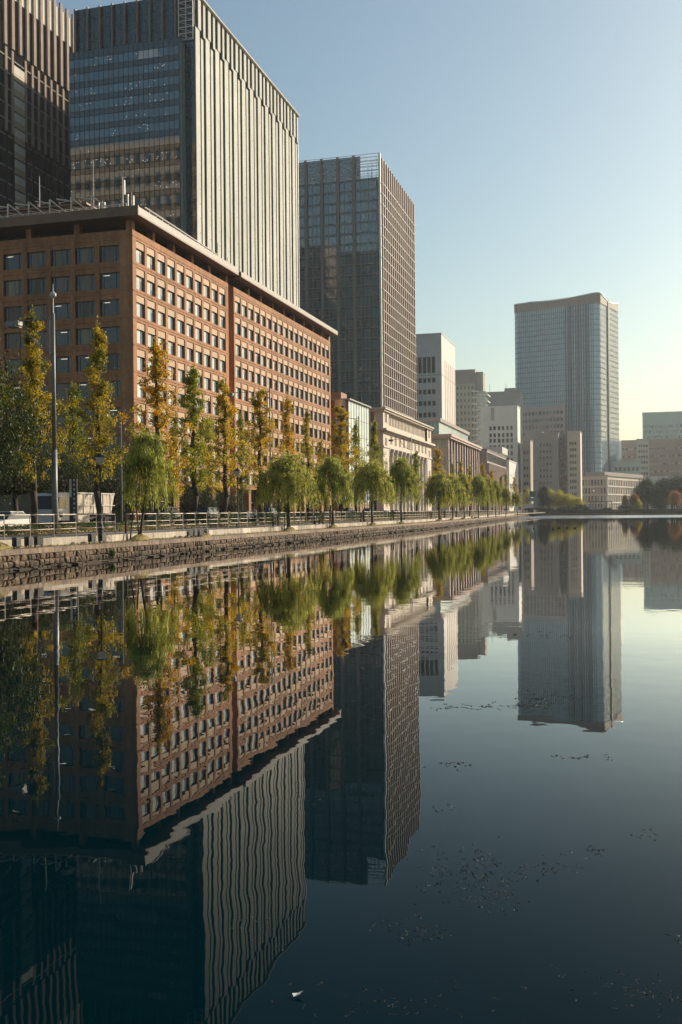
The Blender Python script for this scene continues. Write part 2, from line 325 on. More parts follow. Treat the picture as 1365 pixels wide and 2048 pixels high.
# ------------------------------------------------------------------ buildings
def fmap(face, off=0.0):
    """(s along the face, d inward, t up) -> local xyz. 'R' faces the water (-v), 'L' faces back along the street (-u)"""
    if face == 'R': return lambda s, d, t: (s, off+d, t)
    return lambda s, d, t: (off+d, s, t)
def facade(mb, fm, s0, s1, t0, t1, ss, ts, w, h, depth, m=0, mr=None):
    """wall face with real openings: centres ss x ts, size w x h"""
    mr = m if mr is None else mr
    xs = [s0]; zs = [t0]
    for c in ss: xs += [c-w/2, c+w/2]
    for c in sorted(ts): zs += [c-h/2, c+h/2]
    xs.append(s1); zs.append(t1)
    for j in range(len(zs)-1):
        if j % 2 == 0:
            mb.quad(fm(s0, 0, zs[j]), fm(s1, 0, zs[j]), fm(s1, 0, zs[j+1]), fm(s0, 0, zs[j+1]), m); continue
        for i in range(len(xs)-1):
            a, b_, c, d = xs[i], xs[i+1], zs[j], zs[j+1]
            if i % 2 == 0: mb.quad(fm(a, 0, c), fm(b_, 0, c), fm(b_, 0, d), fm(a, 0, d), m)
            else:
                mb.quad(fm(a, 0, c), fm(a, depth, c), fm(a, depth, d), fm(a, 0, d), mr); mb.quad(fm(b_, 0, c), fm(b_, depth, c), fm(b_, depth, d), fm(b_, 0, d), mr)
                mb.quad(fm(a, 0, c), fm(b_, 0, c), fm(b_, depth, c), fm(a, depth, c), mr); mb.quad(fm(a, 0, d), fm(b_, 0, d), fm(b_, depth, d), fm(a, depth, d), mr)
def cents(a, b, n): return [a+(b-a)*(i+.5)/n for i in range(n)]
def back(mb, x1, y1, z1, m=0, x0=0, y0=0, z0=-.1, top=True):
    mb.quad((x1, y0, z0), (x1, y1, z0), (x1, y1, z1), (x1, y0, z1), m); mb.quad((x0, y1, z0), (x1, y1, z0), (x1, y1, z1), (x0, y1, z1), m)
    if top: mb.quad((x0, y0, z1), (x1, y0, z1), (x1, y1, z1), (x0, y1, z1), m)
FACE_RZ = {'R': 0, 'L': -math.pi/2}
def panes(root, face, ss, ts, w, h, d, mats, name='window', off=0.0, limit=300, r=None, bars=1):
    """one shared window mesh per look: frame (>pane)"""
    r = r or random.Random(len(ss)*31+len(ts))
    fm = fmap(face, off); f = MB(); t = .06 if h > 1.5 else .05
    f.box(-w/2, w/2, d-.05, d, -h/2, -h/2+t); f.box(-w/2, w/2, d-.05, d, h/2-t, h/2)
    f.box(-w/2, -w/2+t, d-.05, d, -h/2+t, h/2-t); f.box(w/2-t, w/2, d-.05, d, -h/2+t, h/2-t)
    for k in range(1, bars): x = -w/2+w*k/bars; f.box(x-t/2, x+t/2, d-.05, d, -h/2+t, h/2-t)
    fme = f.mesh('window_frame', m_frame)
    pm_ = []
    for m in mats:
        q = MB(); q.quad((-w/2, d-.01, -h/2), (w/2, d-.01, -h/2), (w/2, d-.01, h/2), (-w/2, d-.01, h/2)); pm_.append(q.mesh('pane', m))
    k = 0; rest = MB()
    for s in ss:
        for z in ts:
            if k < limit:
                o = put(fme, name, root, fm(s, 0, z), FACE_RZ[face]); put(pm_[r.randrange(len(pm_))], 'pane', o)
            else: rest.quad(fm(s-w/2, d-.01, z-h/2), fm(s+w/2, d-.01, z-h/2), fm(s+w/2, d-.01, z+h/2), fm(s-w/2, d-.01, z+h/2))
            k += 1
    if rest.f: tag(rest.build('windows_beyond', mats[0], root), kind='stuff')
def root_at(name, u, v, label, cat, rz=ROT): return empty(name, W(u, v, G), rz, label, cat)

# ---- brown tiled office block
def brown_block():
    v0 = 62.0; u0 = U(266, 600, v0); u1 = U(661, 700, v0); un = U(457, 620, v0)
    L = u1-u0; HT = 38.6; D = 40.0
    rt = root_at('office_block', u0, v0, 'reddish brown tiled office block with deep square windows and a pale overhanging roof edge', 'building')
    rows = [37.3-1.3-3.58*k for k in range(9)]
    g0 = un-u0; gap = 2.4
    c1 = [1.15+1.175+ (g0-1.6)/10*(i) for i in range(10)]
    c2 = [g0+gap+1.9+(L-g0-gap-1.1)/18*i for i in range(18)]
    mb = MB(); fm = fmap('R')
    facade(mb, fm, 0, g0, 5.2, HT, c1, rows, 2.55, 2.85, .6)
    facade(mb, fm, g0+gap, L, 5.2, HT, c2, rows, 2.55, 2.85, .6)
    lw, lp = 2.95, 3.64
    cl = [1.9+lw/2+lp*i for i in range(9)]
    facade(mb, fmap('L'), 0, D, 5.2, HT, cl, rows, lw, 2.85, .6)
    back(mb, L, D, HT); mb.box(g0+.002, g0+gap, 1.8, 2.4, 0, HT-.01)
    mb.quad((g0+gap, 0, 0), (g0+gap, 1.8, 0), (g0+gap, 1.8, HT), (g0+gap, 0, HT)); mb.quad((g0, 0, 0), (g0, 1.8, 0), (g0, 1.8, HT), (g0, 0, HT))
    for s in [0]+[0]: pass
    mb.build('wall', m_tile, rt)
    # grooves: storey ledges and corner pilaster joints
    q = MB()
    for z in rows:
        for a, c in ((0, g0), (g0+gap, L)): q.box(a, c, -.05, 0, z+1.78, z+1.9)
        q.box(-.05, 0, .004, D, z+1.78, z+1.9)
    q.build('string_course', m_tile, rt)
    # ground floor: piers with shop glass behind
    pier = MB(); pier.box(-.55, .55, 0, 1.1, 0, 5.2); pme = pier.mesh('pier', m_tile)
    for s in [.56]+[g0/5*i for i in range(1, 5)]+[g0-.56]+[g0+gap+.56+(L-g0-gap-1.12)/9*i for i in range(10)]: put(pme, 'pier', rt, (s, .01, 0))
    for s in range(1, 6): put(pme, 'pier', rt, (.56, s*7.2, 0))
    q = MB(); q.box(.9, L-.3, 1.3, 1.5, 0, 5.19, 0); q.box(.9, 1.1, 1.5, D-.4, 0, 5.19, 0)
    q.build('shop_glazing', m_windk, rt)
    q = MB()
    for s in range(2, int(L)-1, 2): q.box(s, s+.08, 1.2, 1.29, 0, 5.1)
    q.box(1, L-.4, 1.18, 1.29, 2.9, 3.0); q.build('shop_mullions', m_fascia, rt)
    # windows
    def wmesh(w, spw, top):
        f = MB(); zt = 1.3-top; f.box(-w/2, w/2, .30, .38, -1.3, -1.22); f.box(-w/2, w/2, .30, .38, zt-.08, zt)
        f.box(-w/2, -w/2+.07, .30, .38, -1.22, zt-.08); f.box(w/2-.07, w/2, .30, .38, -1.22, zt-.08)
        for x in spw: f.box(x-.03, x+.03, .30, .38, -1.22, zt-.08)
        p = MB(); p.box(-w/2, w/2, .10, .4, zt+.002, 1.3)
        return f.mesh('window_frame', m_frame), p
    fR, pR = wmesh(2.35, (.45,), .85); pR = pR.mesh('spandrel_panel', m_tile_panel)
    fL, pL = wmesh(lw, (-.95, .85), .62); pL = pL.mesh('spandrel_panel', m_tile)
    def pane(w, top, m, extra=None):
        q = MB(); q.quad((-w/2, .35, -1.3), (w/2, .35, -1.3), (w/2, .35, 1.3-top), (-w/2, .35, 1.3-top))
        if extra == 'blind':
            a = R.uniform(-1.3, -.2); q.quad((a, .345, -1.25), (a+1.0, .345, -1.25), (a+1.0, .345, .6), (a, .345, .6), 1)
            if R.random() < .6: q.quad((a+1.2, .345, -.9), (a+1.6, .345, -.9), (a+1.6, .345, .6), (a+1.2, .345, .6), 1)
        if extra == 'lamp': 
            for zz in (.35, -.25)[:R.choice((1, 2))]: a = R.uniform(-1.1, -.1); q.quad((a, .345, zz), (a+.95, .345, zz), (a+.95, .345, zz+.05), (a, .345, zz+.05), 2)
        return q.mesh('pane', [m, m_blind, m_lamp])
    def pane_blind(drop, half=False):
        q = MB(); q.quad((-1.175, .35, -1.3), (1.175, .35, -1.3), (1.175, .35, .45), (-1.175, .35, .45)); a = -.0 if half else -1.12
        q.quad((a, .345, .43-drop), (1.12, .345, .43-drop), (1.12, .345, .43), (a, .345, .43), 1); return q.mesh('pane', [m_winsky, m_blind2])
    m_blind2 = M('roller_blind', (.46, .44, .38), scale=2, rough=.6)
    prR = [pane(2.35, .85, m_winsky)]*3+[pane_blind(.5), pane_blind(1.0), pane_blind(1.5, True)]; prD = pane(2.35, .85, m_windk)
    prL = [pane(lw, .62, m_windk), pane(lw, .62, m_windk, 'blind'), pane(lw, .62, m_windk, 'blind'), pane(lw, .62, m_windk, 'blind'), pane(lw, .62, m_windk, 'lamp'), pane(lw, .62, m_windk, 'lamp')]
    for s in c1+c2:
        for k, z in enumerate(rows):
            o = put(fR, 'window', rt, (s, 0, z), 0, (2.55/2.35, 1, 2.85/2.6)); put(pR, 'spandrel_panel', o); put(prD if (k > 4 and R.random() < .45) else R.choice(prR), 'pane', o)
    for i, s in enumerate(cl[:5]):
        for k, z in enumerate(rows[:8]):
            o = put(fL, 'window', rt, (0, s, z), FACE_RZ['L'], (1, 1, 2.85/2.6)); put(pL, 'spandrel_panel', o); put(R.choice(prL[1:] if k < 3 else prL), 'pane', o)
    q = MB()
    for s in cl:
        for k, z in enumerate(rows):
            if s in cl[:5] and k < 8: continue
            q.quad((.5, s-lw/2, z-1.43), (.5, s+lw/2, z-1.43), (.5, s+lw/2, z+1.43), (.5, s-lw/2, z+1.43))
    tag(q.build('windows_beyond', m_windk, rt), kind='stuff')
    # open top storey and overhanging roof edge
    q = MB(); q.box(2.6, L-1, 2.6, D-1, HT+.01, HT+1.25); q.build('loggia_wall', m_recess, rt)
    q = MB(); q.box(-.4, .4, 0, .9, HT, HT+1.3); cm = q.mesh('loggia_column', m_tile)
    for s in [.42]+[6.55*i for i in range(1, 5)]: put(cm, 'loggia_column', rt, (s, .05, 0))
    for s in [g0-.5]+[g0+gap+1.0+i*6.3 for i in range(1, 9)]+[L-.5]: put(cm, 'loggia_column', rt, (s, .05, 0))
    for s in range(1, 5): put(cm, 'loggia_column', rt, (.05, s*7.28+.9, 0), FACE_RZ['L'])
    ov = 1.7
    q = MB(); q.box(-ov, g0+.2, -ov, D, HT+1.302, HT+1.5, 0); q.box(g0+1.6, L+.2, -ov, D, HT+1.302, HT+1.5, 0); q.build('roof_slab', m_fascia_br, rt)
    q = MB(); q.box(-ov+.3, g0+.2, -ov, -ov+.3, HT+1.502, HT+2.40); q.build('roof_fascia', m_fascia, rt)
    q = MB(); q.box(g0+1.6, L+.2, -ov, -ov+.3, HT+1.502, HT+2.20); q.build('roof_fascia', m_fascia, rt)
    q = MB(); q.box(-ov, -ov+.298, -ov, D, HT+1.502, HT+2.55); q.build('roof_fascia', m_fascia_br, rt)
    q = MB(); q.box(-ov+.3, L+.1, -ov+.3, D, HT+1.502, HT+2.1); q.build('roof', m_fascia_br, rt)
    # penthouse behind the roof edge
    q = MB(); q.box(4.2, 16, 9.2, 34, HT+2.1, HT+5.2); q.box(3.8, 16.4, 8.8, 34.4, HT+5.2, HT+5.45); q.build('penthouse', m_fascia_br, rt)
    # window-cleaning outriggers along the two roof edges
    z = HT+2.56
    q = MB()
    q.tube((0, 0, 0), (0, 0, 2.3), .10, n=5); q.tube((-1.9, 0, 2.0), (.1, 0, 1.8), .10, n=5); q.tube((0, 0, 2.3), (2.9, 0, .1), .09, n=5)
    q.tube((0, 0, 1.9), (-1.5, 0, 1.5), .04, n=5); q.tube((-1.5, -.5, 1.5), (-1.5, .5, 1.5), .08, n=5); q.tube((0, 0, 1.1), (1.5, 0, .8), .04, n=5); q.box(-.2, .2, -.3, .3, 0, .12); q.box(2.3, 2.9, -.2, .2, 0, .25)
    om = q.mesh('roof_outrigger', m_steel)
    ly = [5.6, 8.6, 11.8, 15.0, 18.2, 21.4]
    for y in ly: o = put(om, 'roof_outrigger', rt, (-.6, y, z-.1), -1.2+R.uniform(-.1, .15)); 
    q = MB(); q.tube((.4, 1, z+1.0), (.4, 32, z+.8), .05, n=5); q.tube((.4, 1, z+.8), (.4, 32, z+.6), .03, n=5)
    for y in range(1, 32): q.tube((.4, y, z+1.0), (.4, y, z+.6), .03, n=4)
    q.build('roof_truss', m_steel, rt)
    q = MB()
    for k in range(2):
        zz = z+.5+k*.55; q.tube((3.5, .6, zz), (g0-1, .6, zz-.1), .05, n=5)
    q.tube((5, .6, z+1.75), (g0-3, .6, z+1.45), .12, n=5)
    for i in range(1, 14): x = 3.5+i*(g0-5)/14; q.tube((x, .6, z-.3), (x, .6, z+1.5), .045, n=5); q.tube((x, .6, z+.4), (x+.9, .6, z+1.6), .03, n=4)
    q.build('roof_railing', m_steel, rt)
    q = MB()
    for x in (g0-6, g0-3.6, g0-.4, g0+.6): q.tube((x, .3, z-.3), (x, .3, z+R.uniform(1.3, 3.4)), .05, n=5); q.box(x-.4, x+.5, .2, .4, z+.4, z+.7)
    q.build('roof_aerials', m_steel, rt)
    # masts and antenna panels
    def mast(y, x, h, r=.09, panels=0):
        q = MB(); q.tube((0, 0, 0), (0, 0, h), r, r*.6, 6)
        for k in range(int(h*1.4)): q.tube((-.14, 0, .6*k), (.14, 0, .6*k), .02, n=4)
        m_ = put(q.mesh('antenna_mast', m_steel), 'antenna_mast', rt, (x, y, HT+2.1))
        for k in range(panels):
            a = k*2.1; qq = MB(); qq.box(-.12, .12, -.08, .08, 0, 2.0); put(qq.mesh('antenna_panel', m_steel), 'antenna_panel', m_, (.5*math.cos(a), .5*math.sin(a), h-2.3))
    mast(24.6, 5, 3.8, panels=2); mast(17.4, 6, 8.4); mast(13.5, 6, 4.0, panels=0); mast(10.0, 8, 10.6, .05); mast(7.8, 6.5, 4.2, panels=3); mast(5.2, 7.5, 7.6, .1, panels=1); mast(1.3, 2.5, 3.6, .05, panels=2)
    return u0, u1
BR = brown_block()

# ---- blue glass tower with white ribs
def ribbed_tower():
    v0 = 104.0; u0 = U(391, 200, v0); u1 = U(597, 400, v0); Y0 = YD(u0, v0)
    L = u1-u0; HT = Zp(403, 0, YD(U(403, 0, v0), v0))-G; v1 = V(149, 100, u0); D = v1-v0
    rt = root_at('ribbed_tower', u0, v0, 'tall blue glass office tower with close white vertical ribs on its sunlit side', 'building')
    # sunlit side
    q = MB(); q.quad((0, .0, 0), (L, .0, 0), (L, .0, HT), (0, .0, HT)); q.build('glass_wall', m_tspan2, rt)
    zs = HT-8.7
    npch = 13; p = L/npch
    a = MB(); a.box(0, .40*p, -.22, 0, 0, zs); am = a.mesh('rib', m_rib)
    c = MB(); c.box(0, .22*p, -.20, 0, 0, zs-1.5); cmh = c.mesh('rib', m_rib)
    e = MB(); e.box(0, .27*p, -.26, 0, zs+.3, HT-.4); em = e.mesh('upper_rib', m_rib)
    e2 = MB(); e2.box(0, .20*p, -.22, 0, zs-.6, HT-.4); em2 = e2.mesh('upper_rib', m_rib)
    for i in range(npch):
        put(am, 'rib', rt, (i*p, -.01, 0)); put(cmh, 'rib', rt, (i*p+.53*p, -.01, 0))
        put(em, 'upper_rib', rt, (i*p+.26*p, -.01, 0)); put(em2, 'upper_rib', rt, (i*p+.78*p, -.015, 0))
    q = MB()
    for i in range(npch):
        for k in range(int(zs/3.72)): q.box(i*p+.30*p, i*p+.37*p, -.26, -.232, 3.72*k+2, 3.72*k+2.25)
    tag(q.build('rib_brackets', m_hmull, rt), kind='stuff')
    q = MB(); q.box(-.2, L+.2, -.9, .3, HT-.4, HT); q.build('coping', m_rib, rt)
    q = MB(); back(q, L, D, HT-.05); q.build('rear_wall', m_tspan2, rt)
    q = MB()
    for k in range(int(HT/3.72)): q.box(L+.01, L+.12, 0, D, 3.72*k, 3.72*k+.15)
    for s in range(0, int(D), 4): q.box(L+.01, L+.2, s, s+.18, 0, HT)
    q.build('end_wall_grid', m_hmull, rt)
    q = MB()
    for s in range(8): q.box(L+.13, L+.5, s*1.3, s*1.3+.6, 0, HT)
    q.build('end_ribs', m_fin, rt)
    # shaded glass side, its full height
    zt = Zp(200, 92, YD(u0, V(200, 92, u0)))-G          # top of the projecting lower body
    pr = 3.6
    y0 = V(358, 90, u0-pr)-v0; y1 = V(139, 110, u0-pr)-v0
    zt = Zp(358, 74, YD(u0-pr, v0+y0))-G
    q = MB(); q.quad((.0, 0, 0), (.0, D, 0), (.0, D, HT), (.0, 0, HT)); q.build('upper_glass_wall', m_tspan, rt)
    q = MB(); 
    for k in range(int(HT/1.86)): q.box(-.06, -.005, 0, D, 1.86*k, 1.86*k+.10)
    ny = int(D/1.45)
    for i in range(ny+1): q.box(-.10, -.062, D*i/ny-.05, D*i/ny+.05, 0, HT)
    q.build('upper_mullions', m_mull, rt)
    f = MB(); f.box(-.9, -.1, -.2, .2, zt-3, HT); fmh = f.mesh('upper_fin', m_b2fin)
    for i in range(9): put(fmh, 'upper_fin', rt, (0, 5.0+i*(D-5)/8.2, 0))
    # open steel crown at the corner
    q = MB()
    for k in range(8):
        z = HT-12+k*1.6; q.tube((-.5, .3, z), (-.5, 4.2, z), .12, n=4); q.tube((-.5, .3, z), (-.5, 4.2, z+1.5), .07, n=4)
    for y in (.3, 2.2, 4.2): q.tube((-.5, y, HT-12), (-.5, y, HT), .15, n=4)
    q.build('crown_truss', m_steel, rt)
    # projecting body
    q = MB(); q.box(-pr, 0-.002, y0, y1, 0, zt); q.build('projecting_body', m_tspan, rt)
    q = MB(); q.box(-pr+.05, -.1, y0-.05, y0-.002, 0, zt-.2); q.build('side_glazing', m_pgl, rt)
    q = MB()
    for k in range(int(zt/3.72)+1): q.box(-pr, -.05, y0-.10, y0-.052, zt-3.72*k-.12, zt-3.72*k)
    q.box(-pr-.05, -pr+.2, y0-.12, y0-.055, 0, zt); q.box(-pr*.5-.08, -pr*.5+.08, y0-.12, y0-.055, 0, zt); q.build('side_mullions', m_mull, rt)
    n_ = 22; w = (y1-y0)/n_; rows = [zt-3.1-3.73*k for k in range(26)]
    pmh = MB(); pmh.box(-.04, 0, -w/2+.05, w/2-.05, -1.04, 1.04); gm = pmh.mesh('pane', m_tglass)
    bl = MB(); bl.box(-.04, 0, -w/2+.05, w/2-.05, -1.04, 1.04); bm = bl.mesh('pane', m_winsky)
    rest = MB(); 
    for k, z in enumerate(rows):
        if z < 3: continue
        for i in range(n_):
            y = y0+w*(i+.5)
            if k < 13: put(bm if (k == 0 and 4 <= i <= 7) else gm, 'pane', rt, (-pr-.01, y, z))
            else: rest.box(-pr-.05, -pr-.01, y-w/2+.05, y+w/2-.05, z-1.04, z+1.04)
    tag(rest.build('panes_below', m_tglass, rt), kind='stuff')
    q = MB()
    for i in range(n_+1): q.box(-pr-.12, -pr-.062, y0+w*i-.045, y0+w*i+.045, 0, zt)
    for z in rows: q.box(-pr-.10, -pr-.0615, y0, y1, z-1.17, z-1.06); q.box(-pr-.16, -pr-.0618, y0, y1, z+1.06, z+1.13)
    q.build('mullions', m_mull, rt)
    return u0, u1, D
RB = ribbed_tower()

# ---- black tower with salmon fins
def black_tower():
    v0 = 157.0; ua = U(-90, 200, v0); ub = U(151, 60, v0)+14
    HT = Zp(112, 0, YD(U(112, 0, v0), v0))-G
    L = ub-ua
    rt = root_at('black_tower', ua, v0, 'black clad tower with long pale salmon vertical fins at the picture edge', 'building')
    q = MB(); q.quad((0, 0, 0), (L, 0, 0), (L, 0, HT-1.5), (0, 0, HT-1.5)); back(q, L, 40, HT-1.6); q.quad((0, 0, 0), (0, 40, 0), (0, 40, HT-1.6), (0, 0, HT-1.6)); q.build('wall', m_black, rt)
    xs = [U(x, 300, v0)-ua for x in (-60, -38, -14, 12, 25, 51, 64.5, 77, 90, 102, 114, 126, 139)]
    z1 = [HT-24]*13
    f = MB(); f.box(-.48, .48, -.40, -.01, 103, HT-24.5); fm1 = f.mesh('long_fin', m_pinfin)
    f = MB(); f.box(-.6, .6, -.55, -.01, HT-24, HT); fm2 = f.mesh('upper_fin', m_pinfin)
    f = MB(); f.box(-.40, .40, -.3, -.01, 0, 102.9); fm3 = f.mesh('lower_fin', m_black)
    for x in xs: put(fm1, 'long_fin', rt, (x, 0, 0)); put(fm3, 'lower_fin', rt, (x, 0, 0))
    x = xs[0]
    while x < L: put(fm2, 'upper_fin', rt, (x+1.2, 0, 0)); x += 3.5
    q = MB()
    for k in range(int(HT/4.2)):
        q.box(0, L, -.25, -.02, HT-27-4.2*k, HT-26.75-4.2*k)
    q.build('floor_band', m_greyst, rt)
    q = MB(); q.box(0, L, -.06, -.012, HT-10, HT-1.6); q.build('crown_panel', m_rib, rt)
    for j in (4, 12):
        s = xs[j]+.6; e = xs[j+1]-.6 if j < 12 else L
        for k in range(14):
            z = HT-29-4.2*k
            q = MB(); q.box(s, e, -.33, -.262, z-1.0, z+1.1); q.build('balcony_panel', m_rib, rt)
            q = MB(); q.box(s, e, -.30, -.262, z-2.7, z-1.05); q.build('balcony_wall', m_beige, rt)
    # cylindrical cladding bulges between lower bands
    q = MB()
    for j, x in enumerate(xs):
        for k in range(9): q.box(x-.6, x+.7, -.36, -.31, 8+7*k+(j % 3), 10.5+7*k+(j % 3))
    tag(q.build('lower_wall_lamps', m_greyst, rt), kind='stuff')
black_tower()

# ---- beige tower that shows only as a reflection
def mirrored_tower():
    u0 = 87.0; v0 = 147.0; L, D, HT = 49, 52, 136
    rt = root_at('reflected_tower', u0, v0, 'warm beige tower seen only as a reflection in the blue glass tower', 'building')
    ss = cents(0, D, 13); ts = [HT-6-8.2*k for k in range(16)]
    mb = MB(); fm = lambda s, d, t: (L-d, s, t)
    facade(mb, fm, 0, D, 0, HT, ss, ts, 2.6, 4.4, .9); facade(mb, fmap('R'), 0, L, 0, HT, cents(0, L, 12), ts, 2.6, 4.4, .9)
    mb.quad((0, 0, 0), (0, D, 0), (0, D, HT), (0, 0, HT)); mb.quad((0, D, 0), (L, D, 0), (L, D, HT), (0, D, HT)); mb.quad((0, 0, HT), (L, 0, HT), (L, D, HT), (0, D, HT))
    mb.build('wall', m_beige, rt)
    q = MB(); q.box(.6, L-.91, .91, D-.9, 1, HT-.5); q.build('window_glass', m_windk, rt)
mirrored_tower()

# ---- tower with crown truss and rose fins
def rose_tower():
    v0 = 97.0; u0 = U(761, 560, v0); u1 = U(827, 560, v0); L = u1-u0
    HT = Zp(758, 305, YD(u0, v0))-G; D = V(560, 500, u0)-v0
    rt = root_at('finned_tower', u0, v0, 'dark glass tower with taupe piers, an open crown and a rose coloured sunny side', 'building')
    q = MB(); q.quad((0, 0, 0), (0, D, 0), (0, D, HT-10), (0, 0, HT-10)); q.build('glass_wall', m_tspan, rt)
    bay = 3.49; st = 4.43; nb = 16; nr = int((HT-10)/st)
    g = MB(); g.box(-.05, 0, -bay/2+.14, bay/2-.14, -2.2, 1.45); gm = g.mesh('pane', m_b2glass)
    rest = MB(); k = 0
    for j in range(nr):
        z = HT-12.6-st*j
        for i in range(nb):
            y = 1.2+bay*(i+.5)
            if i < 11 and k < 297 and z > 22: put(gm, 'pane', rt, (-.01, y, z)); k += 1
            else: rest.box(-.05, -.01, y-bay/2+.14, y+bay/2-.14, z-2.2, z+1.45)
    tag(rest.build('panes_beyond', m_b2glass, rt), kind='stuff')
    q = MB()
    for j in range(nr+1): z = HT-10.2-st*j; q.box(-.2, -.052, 0, D, z-.14, z+.1); q.box(-.12, -.053, 0, D, z-1.15, z-1.05)
    for i in range(nb*2+1): y = 1.2+bay*i/2; w = .09 if i % 2 == 0 else .04; q.box(-.16, -.06, y-w, y+w, 0, HT-10)
    q.build('mullions', M('b2_mullion', (.12, .15, .15), scale=1, rough=.4), rt)
    f = MB(); f.box(-.9, -.21, -.55, .55, 0, HT-.3); fm = f.mesh('pier', m_b2fin)
    for i in range(8): put(fm, 'pier', rt, (0, 1.2+bay*(2.75+2*i), 0))
    # open crown
    q = MB()
    for k in range(8): z = HT-9.6+k*1.35; q.box(-.12, .05, 0, D, z, z+.16)
    for i in range(nb*2+1): y = 1.2+bay*i/2; q.box(-.1, .03, y-.06, y+.06, HT-10, HT)
    for k in range(5): z = HT-9+k*2; q.tube((6, 0, z), (6, D, z), .12, n=4)
    for i in range(10): y = i*4.8; q.tube((.3, y, HT-10), (6, y+2, HT), .12, n=4); q.tube((6, y, HT-10), (6, y, HT-.5), .15, n=4)
    q.build('crown_truss', m_steel, rt)
    q = MB(); q.box(.1, .16, 8, D, HT-9.9, HT-.6); q.build('crown_glazing', m_b2glass, rt)
    # sunny side
    q = MB(); q.quad((0, .3, 0), (L, .3, 0), (L, .3, HT-1), (0, .3, HT-1)); back(q, L, D, HT-10.1); q.build('rear_wall', m_tspan2, rt)
    c = MB(); c.box(-.25, .9, -.5, .29, 0, HT); c.build('corner_post', m_fin, rt)
    n_ = 17; f = MB(); f.box(-.36, .36, -1.0, .28, 0, HT-1.5); fm = f.mesh('rose_fin', m_b2fin2)
    for i in range(n_): put(fm, 'rose_fin', rt, (2.6+i*(L-3)/(n_-1), 0, 0))
    s = MB(); s.box(.95, L+.8, -1.12, -.0, -.10, .10); sm = s.mesh('sill', m_fin)
    for j in range(nr+1): put(sm, 'sill', rt, (0, -.01, HT-12.0-st*j))
rose_tower()

def simple_building(name, label, u0, u1, v0, D, top_z, mat, faces, rz=ROT, base=None, cat='building', roof=None, win=(m_windk,)):
    """faces: dict(face -> list of (s0,s1,n, [t centres], w,h,depth)) on one wall; several column sets are merged"""
    L = u1-u0; HT = top_z-G
    rt = empty(name, base if base is not None else W(u0, v0, G), rz, label, cat)
    mb = MB()
    for f in ('R', 'L'):
        W_ = L if f == 'R' else D
        if f in faces:
            ss, ts, w, h, dp = faces[f]
            facade(mb, fmap(f), 0, W_, 0, HT, ss, ts, w, h, dp)
            panes(rt, f, ss, ts, w, h, dp-.05, list(win))
        else:
            fm = fmap(f); mb.quad(fm(0, 0, 0), fm(W_, 0, 0), fm(W_, 0, HT), fm(0, 0, HT))
    back(mb, L, D, HT); mb.build('wall', mat, rt)
    q = MB(); q.box(-.25, L+.25, -.25, D+.25, HT-.001, HT+.5); q.build('roof', roof or mat, rt)
    return rt, L, HT, D
# ---- small glass corner building
def small_glass():
    v0 = 62.0; u0 = U(698, 900, v0); u1 = U(739, 900, v0); HT = Zp(698, 791, YD(u0, v0))-G; L = u1-u0; D = 14
    rt = root_at('glass_shop_building', u0, v0, 'low corner building with a pale sunlit glass front and dark side wall', 'building')
    q = MB(); q.box(.06, L, .06, D, 0, HT-1); q.build('wall', m_tile_dk, rt)
    n_, nr = 8, 6
    g = MB(); w = L/n_; h = (HT-4)/nr; g.box(-w/2+.05, w/2-.05, -.04, 0, -h/2+.06, h/2-.06); gm = g.mesh('pane', m_paleglass)
    for i in range(n_):
        for j in range(nr): put(gm, 'pane', rt, (w*(i+.5), .05, 3.0+h*(j+.5)))
    q = MB()
    for i in range(n_+1): q.box(w*i-.04, w*i+.04, -.06, .0, 0, HT-1)
    q.build('mullions', m_hmull, rt)
    q = MB(); q.box(-.9, L+.3, -.6, D, HT-1, HT-.7); q.build('roof', m_fascia, rt)
    q = MB(); q.lathe([(1.3, 0), (1.3, HT-5)], 1.6, 1.9, 14); q.build('round_corner_bay', m_cream, rt, loc=(-1.6, 0, 4))
    q = MB()
    for k in range(6): q.box(-1.2, .05, .8, D, 3.5+k*4.4, 3.9+k*4.4)
    q.build('balcony_slab', m_dsteel, rt)
    q = MB(); q.box(1, 6, 2, 9, HT-.7, HT+1.0); q.build('roof_plant', m_tile_dk, rt)
small_glass()

